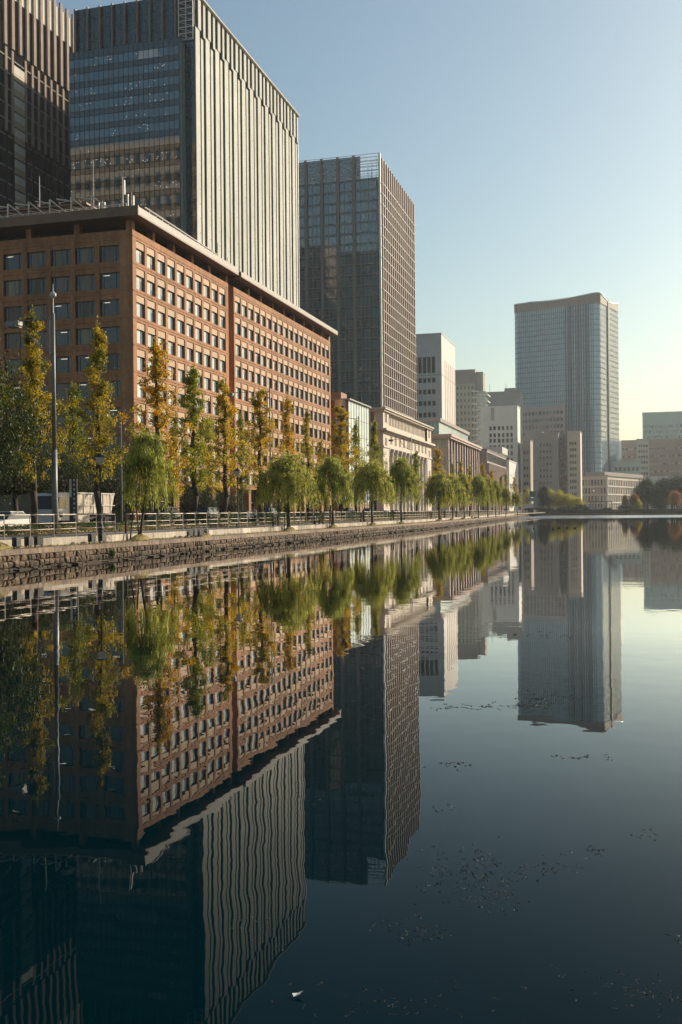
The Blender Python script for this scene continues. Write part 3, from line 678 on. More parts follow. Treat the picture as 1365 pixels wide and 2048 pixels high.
# ---- classical stone building with giant columns
def classical():
    v0 = 62.0; u0 = U(767, 880, v0); u1 = U(863, 900, v0); L = u1-u0; HT = Zp(767, 815, YD(u0, v0))-G; D = 38
    rt = root_at('classical_building', u0, v0, 'cream classical stone building with giant columns and a deep cornice', 'building')
    ce = 7.0                                          # end pavilions
    mb = MB(); fm = fmap('R')
    zc = HT-10.5                                       # entablature over the columns
    ts_end = [4.5, 9, 13.2, HT-9.2, HT-2.4]
    for a, b_ in ((0, ce), (L-ce, L)):
        facade(mb, fm, a, b_, 0, HT, [a+ce/2-.75, a+ce/2+.75], ts_end, .95, 2.6, .5); panes(rt, 'R', [a+ce/2-.75, a+ce/2+.75], ts_end, .95, 2.6, .45, [m_windk, m_tile_dk])
    nb = 10; bays = cents(ce, L-ce, nb)
    ss = sorted([c-.65 for c in bays]+[c+.65 for c in bays])
    facade(mb, fm, ce, L-ce, zc, HT-5.6, ss, [HT-8.1], .9, 2.4, .5); panes(rt, 'R', ss, [HT-8.1], .9, 2.4, .45, [m_windk, m_tile_dk])
    s2 = cents(ce, L-ce, 28)
    facade(mb, fmap('R', .6), ce, L-ce, HT-5.6, HT, s2, [HT-2.7], 1.05, 2.7, .5); panes(rt, 'R', s2, [HT-2.7], 1.05, 2.7, .45, [m_tile_dk, m_windk], off=.6)
    mb.quad((ce, 2.4, 0), (L-ce, 2.4, 0), (L-ce, 2.4, zc), (ce, 2.4, zc)); mb.quad((ce, 0, zc), (L-ce, 0, zc), (L-ce, 2.4, zc), (ce, 2.4, zc))
    for x in (ce, L-ce): mb.quad((x, 0, 0), (x, 2.4, 0), (x, 2.4, zc), (x, 0, zc))
    facade(mb, fmap('L'), 0, D, 0, HT, [3, 5], ts_end, .95, 2.6, .5); panes(rt, 'L', [3, 5], ts_end, .95, 2.6, .45, [m_windk])
    back(mb, L, D, HT); mb.build('wall', m_cream, rt)
    q = MB()
    for c in bays:
        for z in (4.5, 9, 13.3): q.box(c-1.0, c+1.0, 2.28, 2.39, z-1.4, z+1.5)
    q.build('recessed_windows', m_windk, rt)
    c = MB(); c.lathe([(1.15, 0), (1.15, .5), (.98, .8), (.95, 4), (.86, zc-2.6), (.8, zc-2.2), (1.0, zc-1.7), (.9, zc-1.2), (1.25, zc-.5), (1.3, zc-.02)], 0, 0, 14)
    cm = c.mesh('column', m_cream, True)
    for i in range(nb+1): put(cm, 'column', rt, (ce+.9+i*(L-2*ce-1.8)/nb, 1.1, 0))
    for z0, z1, o, nm in ((HT-6.6, HT-6.1, .5, 'cornice'), (HT-6.1, HT-5.5, 1.2, 'cornice'), (zc-.02, zc+.5, .25, 'architrave'), (HT-.9, HT-.4, .5, 'upper_cornice'), (HT-.4, HT, .9, 'upper_cornice')):
        q = MB(); q.box(-o, L+o, -o, D+o, z0, z1-.003); q.build(nm, m_cream, rt)
    q = MB(); n_ = int(L/1.2)
    for i in range(n_): q.box(i*1.2, i*1.2+.5, -.75, -.5, HT-6.45, HT-6.1)
    q.build('dentils', m_cream, rt)
classical()

# ---- colonnaded pink building with glass penthouse
def pink_block():
    v0 = 62.0; u0 = U(898, 900, v0); u1 = U(959, 920, v0); L = u1-u0; HT = Zp(898, 868, YD(u0, v0))-G; D = 30
    rt = root_at('colonnaded_block', u0, v0, 'pink stone block with a row of slim full-height pilasters and a set-back glass storey', 'building')
    q = MB(); q.box(.3, L-.3, .9, D, 0, HT-.1); q.build('wall', m_tile_dk, rt)
    f = MB(); f.box(-.75, .75, 0, .9, 0, HT-1.6); fm = f.mesh('pilaster', m_pink)
    n_ = 13
    for i in range(n_): put(fm, 'pilaster', rt, (.76+i*(L-1.52)/(n_-1), 0, 0))
    g = MB(); w = (L-1.52)/(n_-1)-1.5; g.box(-w/2, w/2, .82, .89, -1.7, 1.5); gm = g.mesh('pane', m_windk)
    for i in range(n_-1):
        for z in range(6): put(gm, 'pane', rt, (.76+(i+.5)*(L-1.52)/(n_-1), 0, 3.2+z*4.3))
    q = MB(); q.box(-.9, L+.9, -.9, D, HT-1.6, HT-.9); q.box(-1.3, L+1.3, -1.3, D, HT-.9, HT); q.build('cornice', m_pink, rt)
    # side wall with large greenish panes
    ss = [1.6, 4.6, 7.6]; ts = [3+4.6*k for k in range(6)]
    mb = MB(); facade(mb, fmap('L'), 0, D, 0, HT-1.6, ss, ts, 2.3, 3.0, .3); mb.build('side_wall', m_pink, rt); panes(rt, 'L', ss, ts, 2.3, 3.0, .25, [m_pgl], bars=2)
    # set back glass storey
    zt = Zp(878, 836, YD(U(878, 836, v0+5), v0+5))-G; x0 = U(878, 836, v0+5)-u0; x1 = U(936, 870, v0+5)-u0
    n2 = 16; w = (x1-x0)/n2
    g = MB(); g.box(-w/2+.06, w/2-.06, -.05, 0, HT+.02, zt-1.3); gm = g.mesh('pane', m_paleglass)
    for i in range(n2): put(gm, 'pane', rt, (x0+w*(i+.5), 5, 0))
    q = MB(); q.box(x0+.1, x1, 5.05, D, HT, zt-1.3); q.build('penthouse', m_pgl, rt)
    q = MB(); q.box(x0-.8, x1+.6, 4.2, D, zt-1.298, zt-.0); q.build('penthouse_roof', m_greyst, rt)
    q = MB()
    for i in range(8): q.box(x0-.02, x0+.09, 5.4+i*1.8, 5.5+i*1.8, HT+.1, zt-1.3)
    q.build('penthouse_mullions', m_frame, rt)
pink_block()

# ---- white tower with slit windows
v0 = 97.0; u0 = U(884, 760, v0); u1 = U(911, 760, v0); HT = Zp(884, 667, YD(u0, v0))-G
vv = [V(x, 780, u0)-v0 for x in (868, 859, 850, 841, 832)]
rt, L, HTT, D = simple_building('white_tower', 'white tower with small square windows and five tall slits near the top', u0, u1, v0, 42, HT+G, m_white,
    {'L': ([v for v in vv]+[vv[-1]+4.4*(i+1) for i in range(3)], [HT-25.5-6.4*k for k in range(13)], 1.9, 2.7, .7)}, win=(m_windk,))
q = MB(); 
for y in vv: put((lambda m: (m.box(-.02, .3, y-.95, y+.95, HT-21.5, HT-12.5), m.mesh('slit_window', m_windk))[1])(MB()), 'slit_window', rt, (-.03, 0, 0))
q.box(-.06, .01, 0, 42, HT-22.9, HT-22.5); q.box(-.02, L, -.06, -.01, HT-22.9, HT-22.5); q.build('ledge', m_greyst, rt)
for i in range(6):
    q = MB(); q.box(-.9, .9, -.05, .2, 8, HT-13.5); q.build('slit_window', m_tile_dk, rt, loc=(L*.24+i*L*.135, -.02, 0))

# ---- dark low block, low white block with slab roof
v0 = 62.0
u0 = U(975, 930, v0); u1 = U(1013, 930, v0); HT = Zp(975, 900, YD(u0, v0))-G
rt, L, HTT, D = simple_building('bronze_block', 'dark bronze low block with thin vertical fins between the pink block and a white wing', u0, u1, v0, 22, HT+G, m_taupe, {}, roof=m_fascia_br)
for i in range(22): 
    q = MB() if i == 0 else q
    if i == 0: q.box(-.35, .35, -.9, -.01, 0, HT-6); fm_ = q.mesh('fin', m_pink); q2 = MB(); q2.box(-1.1, 1.1, -.1, -.01, HT-5, HT-1); gm_ = q2.mesh('pane', m_windk)
    put(fm_, 'fin', rt, (1+i*(L-2)/21, 0, 0)); put(gm_, 'pane', rt, (1.9+i*(L-2)/21, -.02, 0))
q = MB()
for k in range(6):
    q.box(-.1, -.01, 0, 22, 3+4.3*k, 3.5+4.3*k)
for k in range(8): q.box(-.12, -.011, k*2.8, k*2.8+.3, 0, HT)
q.build('side_grid', m_greyst, rt)
u0 = U(1019, 950, v0); u1 = U(1038, 950, v0); HT = Zp(1019, 921, YD(u0, v0))-G
rt, L, HTT, D = simple_building('white_wing', 'low white wing with a floating white roof slab at the end of the row', u0, u1, v0, 16, HT+G, m_white, {'R': (cents(2, u1-u0-2, 6), [5, 10, 15], 5.4, 2.6, .5)})
q = MB(); q.box(-6, L*.4, 3, 20, HT+4, HT+7.5); q.box(-2, L*.3, 5, 18, HT+.5, HT+4); q.build('roof_slab', m_fin, rt)

# ---- white block behind (W2), balconied tower, grey slab behind
v0 = 66.0; u0 = U(1036, 880, v0); D = V(962, 880, u0)-v0; HT = Zp(1036, 812, YD(u0, v0))-G
cs = [V(x, 900, u0)-v0 for x in (1024, 1016, 1007, 999, 990, 982)]
rt, L, HTT, D = simple_building('white_block', 'broad white block with six columns of small dark windows', u0, u0+18, v0, D, HT+G, m_white,
    {'L': (cs, [Zp(1000, y, YD(u0, v0+8))-G for y in (856, 870, 881, 894, 907, 920, 933)], 1.5, 2.6, .6)})
q = MB(); q.box(-.05, .1, cs[4], cs[4]+2.2, HT-9, HT-.5); q.build('roof_louvre', m_greyst, rt)
v0 = 70; ux = 830; va = V(1040, 800, ux); vb = V(976, 800, ux); HT = Zp(1000, 783, YD(ux, va))-G
rt, L, HTT, D = simple_building('grey_slab_block', 'plain grey block with roof masts rising behind the broad white block', ux, ux+25, va, vb-va, HT+G, m_greyst, {})
q = MB(); q.box(0, 10, 3, 12, HT+.5, HT+3); q.build('roof_plant', m_greyst, rt); q = MB()
for y in (2, 11, 24): q.tube((2, y, HT), (2, y, HT+7), .2, n=4)
q.build('roof_mast', m_dsteel, rt)
def balcony_tower():
    u0 = 690.0; va = V(951, 850, u0); vb = V(905, 850, u0); vc = V(966, 850, u0+10)
    HT = Zp(940, 766, YD(u0, va))-G; HU = Zp(940, 738, YD(u0, va))-G
    rt = root_at('balcony_tower', u0, va, 'slim beige apartment tower with stacked balconies and a grey louvred top', 'building')
    D = vb-va
    cs = cents(.5, D, 6); ts = [HT-3-4.25*k for k in range(20)]
    mb = MB(); facade(mb, fmap('L'), 0, D, 0, HT, cs, ts, 1.3, 2.1, .5); back(mb, 16, D, HT); mb.quad((0, 0, 0), (16, 0, 0), (16, 0, HT), (0, 0, HT)); mb.build('wall', M('apartment_cream', (.44, .42, .32), (.36, .34, .27), scale=.2, rough=.8), rt)
    panes(rt, 'L', cs, ts, 1.3, 2.1, .45, [m_windk])
    q = MB(); q.box(.5, 15, -.1, D-1, HT, HU); q.box(4, 14, -5, -.1, HT-6, HU-1.5); q.build('louvred_top', m_greyst, rt)
    q = MB()
    for i in range(22): q.box(.3, .5, i*D/22, i*D/22+.25, HT, HU-.3)
    q.build('louvres', m_taupe, rt)
    b_ = MB(); b_.box(-1.0, 15, -2.2, 2, -.2, .9); bm = b_.mesh('balcony', m_white)
    for k in range(19): put(bm, 'balcony', rt, (0, 0, HT-6-4.25*k))
    q = MB(); q.box(2, 16, -7, -.2, 0, HT-5.5); q.build('glazed_wing', m_pgl, rt)
    b_ = MB(); b_.box(1, 16, -8.5, -2.2, -.2, .5); bm = b_.mesh('balcony', m_fin)
    for k in range(7): put(bm, 'balcony', rt, (0, 0, HT-8-4.25*k))
balcony_tower()

# ------------------------------------------------------------------ rotated far group (hazy tower and neighbours)
A2 = math.atan2(.8445, .5356)
def far_root(name, x, y, depth, label, cat='building', rz=A2):
    p = PX(x, y, depth); return empty(name, (p.x, p.y, G), rz, label, cat), p
def hazy_tower():
    dep = 882.0
    rt, p = far_root('hazy_tower', 1200, 800, dep, 'tall pale blue tower with rounded corners and a wavy bronze crown in the haze')
    WL, WR = 79.0, 58.0; rr = 5.0
    HT = Zp(1195, 604, dep)-G
    def plan(off=0, k=6):
        pts = []
        for cx, cy_, a0 in ((rr, rr, math.pi), (WR-rr, rr, 1.5*math.pi), (WR-rr, WL-rr, 0), (rr, WL-rr, .5*math.pi)):
            for i in range(k+1):
                a = a0+math.pi/2*i/k; pts.append((cx+(rr+off)*math.cos(a), cy_+(rr+off)*math.sin(a)))
        return pts
    z0 = 0
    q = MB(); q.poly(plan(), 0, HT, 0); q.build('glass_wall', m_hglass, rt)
    # floor edges
    q = MB(); pl = plan(.25)
    for k in range(int(HT/4.6)):
        z = HT-4.6*k; n0 = len(pl)
        for i in range(n0):
            a, c = pl[i], pl[(i+1) % n0]; q.quad((*a, z-.95), (*c, z-.95), (*c, z), (*a, z))
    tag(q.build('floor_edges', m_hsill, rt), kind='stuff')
    q = MB()
    def mull(x, y, dx, dy, w, h0=0, h1=None):
        q.box(x-dx, x+dx, y-dy, y+dy, h0, h1 or HT)
    for i in range(40):
        y = rr+i*(WL-2*rr)/39; mull(-.45, y, .4, .10, 0)
    for i in range(30):
        x = rr+i*(WR-2*rr)/29; mull(x, -.30, .07, .08, 0)
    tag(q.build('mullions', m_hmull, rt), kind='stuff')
    f = MB(); f.box(-1.3, -.3, -.38, .38, 18, HT); fm = f.mesh('deep_fin', m_hmull)
    for i in range(10): put(fm, 'deep_fin', rt, (0, rr+4+i*2.3, 0))
    f = MB(); f.box(-2.0, 2.0, -.9, -.3, 0, HT+6); f.build('shadow_slot', m_mull, rt, loc=(WR*.42, 0, 0))  # raised dark strip, the shade of a slot put into its colour
    # bronze crown, wavy top edge
    pl = plan(.5, 6); fine = []
    for i in range(len(pl)):
        a, c = pl[i], pl[(i+1) % len(pl)]; d = math.dist(a, c); k = max(1, int(d/4))
        for j in range(k): fine.append((a[0]+(c[0]-a[0])*j/k, a[1]+(c[1]-a[1])*j/k))
    def top(x, y):
        s = y/WL if x < WR*.5 else 1-y/WL
        h = 8.5-2.3*math.sin(math.pi*min(1, max(0, (y/WL)))*1.0)**1.5
        if x > 8: h = 8.5-4.0*math.sin(math.pi*min(1, x/WR))**1.3
        if y > WL*.8: h = 7.0
        return HT+h
    q = MB(); n0 = len(fine)
    for i in range(n0):
        a, c = fine[i], fine[(i+1) % n0]; q.quad((*a, HT), (*c, HT), (*c, top(*c)), (*a, top(*a)))
    q.build('crown_band', m_bronze, rt, smooth=False)
    q = MB()
    for i in range(n0):
        a, c = fine[i], fine[(i+1) % n0]; q.tube((*a, top(*a)), (*c, top(*c)), .45, n=5)
    q.build('crown_rim', m_fin, rt)
    q = MB()
    for i in range(0, 46): q.box(.5, .9, 4+i*1.55, 4.5+i*1.55, HT, HT+7.6)
    for i in range(0, 34): q.box(5+i*1.5, 5.4+i*1.5, WL-3, WL-2.5, HT, HT+7.5); q.box(8+i*1.4, 8.4+i*1.4, 5, 5.5, HT, HT+9.0)
    q.build('crown_screen', m_bronze, rt)
    # raised corner on a column
    q = MB(); q.box(WR-1, WR+9, 2, 40, 44, HT-60); q.build('side_volume', m_hglass, rt)
    q = MB(); q.box(WR+5, WR+8, 2.5, 5, 0, 43.99); q.build('corner_column', m_taupe, rt)
    # added slab with windows, standing for a reflection in the tower glass
    q = MB(); q.box(-3, -1.5, 30, WL-2, 0, 93); q.build('lower_reflection_slab', m_pink, rt)
    w_ = MB(); w_.box(-.1, .1, -1.1, 1.1, -1.5, 1.5); wm = w_.mesh('window', m_windk)
    for k in range(8):
        for i in range(13): put(wm, 'window', rt, (-3.02, 33+i*3.3, 87-6*k))
hazy_tower()

def camfront(name, label, xa, xb, ytop, depth, D, mat, holes=None, roof=None, rz=None, win=(m_windk,)):
    """block whose street face spans photo columns xa..xb at this depth (turned a little, -u style)"""
    p = PX(xb, ytop, depth); a = und(xa, 950)[0]/F; pb = PX(xb, 950, depth)
    p = Vector((pb.x, depth, p.z)); ww = (p.x-a*depth)/(C_+a*S_); rz = ROT; top = p.z
    faces = {}
    if holes: faces['L'] = (cents(holes[0]*ww, holes[1]*ww, holes[2]), [top-G-t for t in holes[3]], holes[4], holes[5], .6)
    return simple_building(name, label, 0, D, 0, ww, top, mat, faces, rz=rz, base=(p.x, p.y, G), roof=roof, win=win)
# grey slabs by the row's end, and the taupe office pair
camfront('narrow_block', 'narrow beige block wedged beside the broad white block', 1046, 1061, 880, 660, 22, m_greyst, (.2, .9, 2, [8+5*k for k in range(8)], 1.2, 2))
camfront('grey_slab', 'plain grey slab building behind the narrow beige block', 1052, 1086, 864, 760, 20, m_taupe)
camfront('taupe_office', 'taupe office block with four columns of square windows beside a dark stair shaft', 1069, 1118, 866, 640, 24, m_taupe, (.25, .80, 4, [7.3+3.95*k for k in range(10)], 1.15, 1.7))
camfront('stair_shaft', 'dark recessed stair shaft between the two taupe office blocks', 1118, 1136, 868, 648, 14, m_greyst, (.25, .8, 2, [4+3.95*k for k in range(11)], 1.4, 2.4))
rt, L, HTT, D = camfront('pale_office', 'pale office block, sunlight put into its colour, with tight columns of little windows right of the stair shaft', 1136, 1162, 863, 640, 24, m_cream, (.3, .86, 4, [7.3+3.95*k for k in range(11)], .8, 1.9))  # cream wall stands for the sunlight on this end of the taupe building

def low_palace():
    dep = 700.0
    rt, p = far_root('arcade_block', 1216, 950, dep, 'low wide pale stone block with bays of tall windows above the bushes')
    HT = p.z-G; p2 = PX(1305, 957, 760)
    L = 98.0; D = 19.5
    ss = cents(1, L-1, 24); ts = [HT-5-5.6*k for k in range(4)]
    mb = MB(); facade(mb, fmap('R'), 0, L, 0, HT, ss, ts, 2.6, 4.2, .6); facade(mb, fmap('L'), 0, D, 0, HT, cents(1, D-1, 8), ts, 1.5, 4.2, .6)
    back(mb, L, D, HT); mb.build('wall', m_cream, rt)
    panes(rt, 'R', ss, ts, 2.6, 4.2, .55, [m_taupe, m_windk], bars=2); panes(rt, 'L', cents(1, D-1, 8), ts, 1.5, 4.2, .55, [m_taupe, m_windk])
    q = MB(); q.box(-.7, L+.7, -.7, D+.7, HT-.6, HT); q.box(3, L-3, 3, D-3, HT, HT+2.5); q.build('roof', m_greyst, rt)
    for k in range(3):
        q = MB(); q.box(-.4, L+.4, -.4, -.01, HT-8.1-5.6*k, HT-7.6-5.6*k); q.build('ledge', m_fin, rt)
low_palace()
camfront('round_annex', 'small grey building with rounded glass ends in front of the brown hotel', 1226, 1283, 922, 800, 15, m_pgl, (.05, .95, 6, [6, 12], 2, 3))
camfront('white_annex', 'plain white annex with a long flat pale roof behind the dark trees', 1300, 1352, 953, 760, 20, m_white)
camfront('long_hotel', 'long reddish brown building with rows of small windows beyond the trees', 1236, 1420, 877, 950, 30, M('hotel_brick', (.34, .22, .17), (.29, .19, .15), scale=.2, rough=.8), (.02, .98, 30, [8+7.2*k for k in range(6)], 1.6, 1.8), win=(m_cream, m_windk))
rt, L, HTT, D = camfront('sun_patch_slab', 'narrow pale block added as the patch of reflected sunlight on the brown building', 1275, 1300, 878, 925, 12, m_cream, (.1, .9, 4, [6+5*k for k in range(9)], 1.6, 2.2))  # pale block added for the patch of reflected sunlight on the hotel
rt, L, HTT, D = camfront('teal_glass_block', 'square teal glass block with rooftop machinery at the right edge', 1287, 1400, 822, 1150, 40, m_pgl, (.03, .97, 22, [16+6*k for k in range(8)], 2.3, 3.6), win=(m_b2glass, m_pgl))
# ------------------------------------------------------------------ embankment: stones, coping, kerb
def embankment():
    rt = empty('embankment_wall', W(60, bank_v(60), 0), 0, 'rough stone retaining wall with a concrete coping along the moat edge', 'wall')
    off = W(60, bank_v(60), 0)
    r = random.Random(3)
    def fr(u):                                          # local frame on the wall line: origin, along, inward
        d = bank_dir(u); return W(u, bank_v(u))-off, d, Vector((-d.y, d.x, 0))
    zc = .72
    def stone(w, h, seed):
        q = random.Random(seed); b = MB(); j = lambda a: q.uniform(-a, a); k = .035
        o = [(-w/2+j(.02), 0, -h/2+j(.02)), (w/2+j(.02), 0, -h/2+j(.02)), (w/2+j(.02), 0, h/2+j(.02)), (-w/2+j(.02), 0, h/2+j(.02))]
        i_ = [(x*.80+j(.02), -.07+j(.03), z*.78+j(.02)) for x, _, z in o]; bk = [(x, .25, z) for x, _, z in o]
        c = (j(.05), -.10+j(.03), j(.04)); n = len(b.v); b.v += o+i_+bk+[c]
        for a in range(4):
            e = (a+1) % 4; b.f.append((n+a, n+e, n+4+e, n+4+a)); b.f.append((n+8+a, n+8+e, n+e, n+a)); b.f.append((n+4+a, n+4+e, n+12)); b.m += [0, 0, 0]
        return b
    near = [(w, h, stone(w, h, i*7+int(w*100)).mesh('stone', m_wall)) for i in range(5) for w in (.30, .42, .55) for h in (.30,)]
    cnt = 0; rest = MB()
    for row in range(4):
        z = zc-.155-.31*row
        u = 36.0+r.random()*.3
        while u < UEND-1:
            ud = u < 78
            w = r.choice((.30, .42, .42, .55)) if u < 110 else r.choice((.5, .7, .9))
            o, d, inn = fr(u+w/2); ang = math.atan2(d.y, d.x); p = o+inn*(.02-.045*row+r.uniform(-.03, .03)); p.z = z+r.uniform(-.02, .02)-(0.0)
            if ud and cnt < 296 and row < 3:
                m_ = r.choice([q for q in near if q[0] == w] or near)[2]
                put(m_, 'stone', rt, p, ang, (1, 1, r.uniform(.9, 1.18))); cnt += 1
            elif not (row == 3 and u > 150):
                b = stone(w, .30, r.randrange(9999)); c, s = math.cos(ang), math.sin(ang); n = len(rest.v)
                rest.v += [(p.x+x*c-y*s, p.y+x*s+y*c, p.z+zz) for x, y, zz in b.v]; rest.f += [tuple(n+i for i in f) for f in b.f]; rest.m += b.m
            u += w+.01
    tag(rest.build('stones_beyond', m_wallj, rt), kind='stuff')
    q = MB(); us = [-80, 0]+[36+i*8 for i in range(int((UEND-36)/8))]+[UEND+.5]
    for a, c in zip(us, us[1:]):
        pa, da, ia = fr(a); pc, dc, ic = fr(c)
        A, Cc = pa+ia*.12, pc+ic*.12
        q.quad((A.x, A.y, -1), (Cc.x, Cc.y, -1), (Cc.x, Cc.y, zc), (A.x, A.y, zc))
    q.build('wall_core', m_joint, rt)
    # coping blocks
    cme = [(lambda b: (b.box(-.745, .745, -.06, .42, 0, .24+dz), b.mesh('coping_block', m_cop))[1])(MB()) for dz in (0, .01)]
    q = MB(); k = 0; u = -78.0
    while u < UEND:
        o, d, inn = fr(u+.75); ang = math.atan2(d.y, d.x)
        if 38 < u < 300: put(cme[k % 2], 'coping_block', rt, (o.x, o.y, zc+.002), ang)
        else:
            p = [o+d*a+inn*b for a, b in ((-.75, -.06), (.75, -.06), (.75, .42), (-.75, .42))]; q.poly([(x.x, x.y) for x in p], zc+.002, zc+.24)
        u += 1.51; k += 1
    tag(q.build('coping_beyond', m_cop, rt), kind='stuff')
    # stones lying at the waterline
    q = MB()
    for i in range(120):
        u = 40+r.random()**1.6*200; o, d, inn = fr(u); p = o-inn*r.uniform(.1, .5); w = r.uniform(.15, .45)
        a, b_ = d*w, inn*r.uniform(.1, .25); pts = [p+a+b_, p+a-b_, p-a-b_, p-a+b_]; q.poly([(x.x, x.y) for x in pts], -.4, r.uniform(.02, .10))
    tag(q.build('waterline_stones', m_wallj, rt), kind='stuff')
embankment()
strip('ledge', -80, UEND, .35, 1.45, .955, m_ground, 80)
mb = MB(); kb = []
kerb_rt = None
kr = random.Random(5); kme = [(lambda b: (b.box(-.99, .99, 0, .32, -.05, .435), b.mesh('kerb_block', m_kerb))[1])(MB()) for _ in range(1)]
kerb_rt = empty('kerb_wall', W(45, bank_v(45)+1.45, .95), 0, 'low pale concrete kerb wall holding up the edge of the moat path', 'wall')
off = Vector(kerb_rt.location); u = 36.0
while u < UEND-1:
    d = bank_dir(u+1); p = W(u+1, bank_v(u+1)+1.45, .95)-off
    put(kme[0], 'kerb_block', kerb_rt, (p.x, p.y, p.z), math.atan2(d.y, d.x)); u += 2.0
# far bank wall
def far_wall():
    rt = empty('far_bank_wall', (FARL.x, FARL.y, 0), 0, 'dark shaded stone wall across the far end of the moat', 'wall')
    mb = MB(); P = [END, FARL, FARR]; k = 0
    o = Vector((FARL.x, FARL.y, 0)); r = random.Random(8)
    for a, b_ in zip(P, P[1:]):
        d = (b_-a); n_ = max(3, int(d.length/1.6)); d /= n_; inn = Vector((-d.y, d.x, 0)).normalized()
        for i in range(n_):
            for row in range(3):
                j = r.uniform(-.08, .08); p0 = a+d*i+inn*j-o; p1 = a+d*(i+.96)+inn*j-o; z = row*.8-.1
                q = [p0-inn*.2, p1-inn*.2, p1+inn*.6, p0+inn*.6]; mb.poly([(x.x, x.y) for x in q], z, z+.77)
    tag(mb.build('wall_stones', m_joint, rt), kind='stuff')
    mb = MB()
    for a, b_ in zip(P, P[1:]):
        inn = Vector((-(b_-a).y, (b_-a).x, 0)).normalized(); q = [a-inn*.3-o, b_-inn*.3-o, b_+inn*.9-o, a+inn*.9-o]; mb.poly([(x.x, x.y) for x in q], 2.31, 2.62)
    mb.build('wall_cap', m_joint, rt)
far_wall()
tag((lambda q: (q.poly([(END.x-3, END.y-2), (FARL.x-1, FARL.y-1), (FARR.x, FARR.y), (FARR.x+30, FARR.y+40), (FARL.x+10, FARL.y+24), (END.x-2, END.y+40)], 1.3, 2.2), q.build('far_bank', m_ground))[1])(MB()), kind='structure')
tag((lambda q: (q.box(END.x-.6, END.x+1.4, END.y-1.2, END.y+.9, -.5, 3.3), q.box(END.x-.8, END.x+1.6, END.y-1.4, END.y+1.1, 3.3, 3.6), q.build('stone_pier', m_joint))[-1])(MB()), 'dark square stone pier where the railing ends at the moat corner', 'pier')

# ------------------------------------------------------------------ foliage
def leaf_mesh(name, C0, size, mat, seed=1, droop=None, aspect=1.0):
    """C0 (n,3) leaf centres; rhombus leaves, random directions"""
    rg = np.random.RandomState(seed); n = len(C0)
    a = rg.normal(size=(n, 3)); a /= np.linalg.norm(a, axis=1)[:, None]
    if droop is not None: a = a*droop+np.array([0, 0, -1.]); a /= np.linalg.norm(a, axis=1)[:, None]
    b = rg.normal(size=(n, 3)); b = np.cross(a, b); b /= np.linalg.norm(b, axis=1)[:, None]
    s = (size if np.isscalar(size) else np.asarray(size)[:, None])*rg.uniform(.6, 1.3, size=(n, 1)); a = a*s*.5*aspect; b = b*s*.5
    v = np.stack([C0-a, C0+b*.8, C0+a, C0-b*.8], 1).reshape(-1, 3)
    me = bpy.data.meshes.new(name); me.vertices.add(4*n); me.loops.add(4*n); me.polygons.add(n)
    me.vertices.foreach_set('co', v.ravel()); me.loops.foreach_set('vertex_index', np.arange(4*n, dtype=np.int32))
    me.polygons.foreach_set('loop_start', np.arange(0, 4*n, 4, dtype=np.int32)); me.update(calc_edges=True); me.materials.append(mat); return me
def ginkgo(seed, H=16.0, dens=1.0, mat=None, wid=1.0, bare=.2):
    rg = np.random.RandomState(seed); mb = MB(); lv = []
    n = 10; tr = [Vector((0, 0, -.3))]; 
    for i in range(1, n+1): tr.append(Vector((rg.normal()*.10, rg.normal()*.10, H*.97*i/n)))
    mb.path(tr, [.30*(1-i/n)**.8+.03 for i in range(n+1)], 7)
    def tp(z): k = min(n-1, max(0, int(z/(H*.97)*n))); t = z/(H*.97)*n-k; return tr[k].lerp(tr[k+1], min(1, max(0, t)))
    nl = 40
    for i in range(nl):
        f = ((i+rg.rand()*.8)/nl)**.92; z = H*(bare+(.97-bare)*f)
        env = H*wid*(.028+.150*(1-f)**1.25)*(1.0 if f > .10 else .75+2.5*f)*(1.25 if f < .5 else 1)
        ln = env*rg.choice([.45, .7, .95, 1.2, 1.35]); az = i*2.4+rg.normal()*.6; up = rg.uniform(.15, .8)
        p0 = tp(z); d = Vector((math.cos(az), math.sin(az), up)).normalized(); p1 = p0+d*ln*.55; d2 = (d+Vector((0, 0, .7))).normalized(); p2 = p1+d2*ln*.6
        r0 = max(.022, .075*(1-f)); mb.path([p0, p1, p2], [r0, r0*.7, r0*.3], 4)
        for t in (.3, .62, 1.0):
            c = p0.lerp(p1, t/.5) if t < .5 else p1.lerp(p2, (t-.5)/.5); c = np.array(c)+rg.normal(size=3)*.12
            m = int(112*dens*rg.uniform(.4, 1.6)*(.5+.6*t)); R_ = (.13+.21*t)*(1.1-.5*f)*H/16
            lv.append(c+rg.normal(size=(m, 3))*R_*np.array([1, 1, .75]))
        m = int(10*dens); lv.append(np.array(p0)+rg.normal(size=(m, 3))*np.array([.13, .13, .3]))
    lv.append(np.array([0, 0, H*.985])+rg.normal(size=(60, 3))*np.array([.12, .12, .5]))
    return mb.mesh('trunk', m_bark, True), leaf_mesh('crown', np.concatenate(lv), .165*H/16, mat or m_gk, seed)
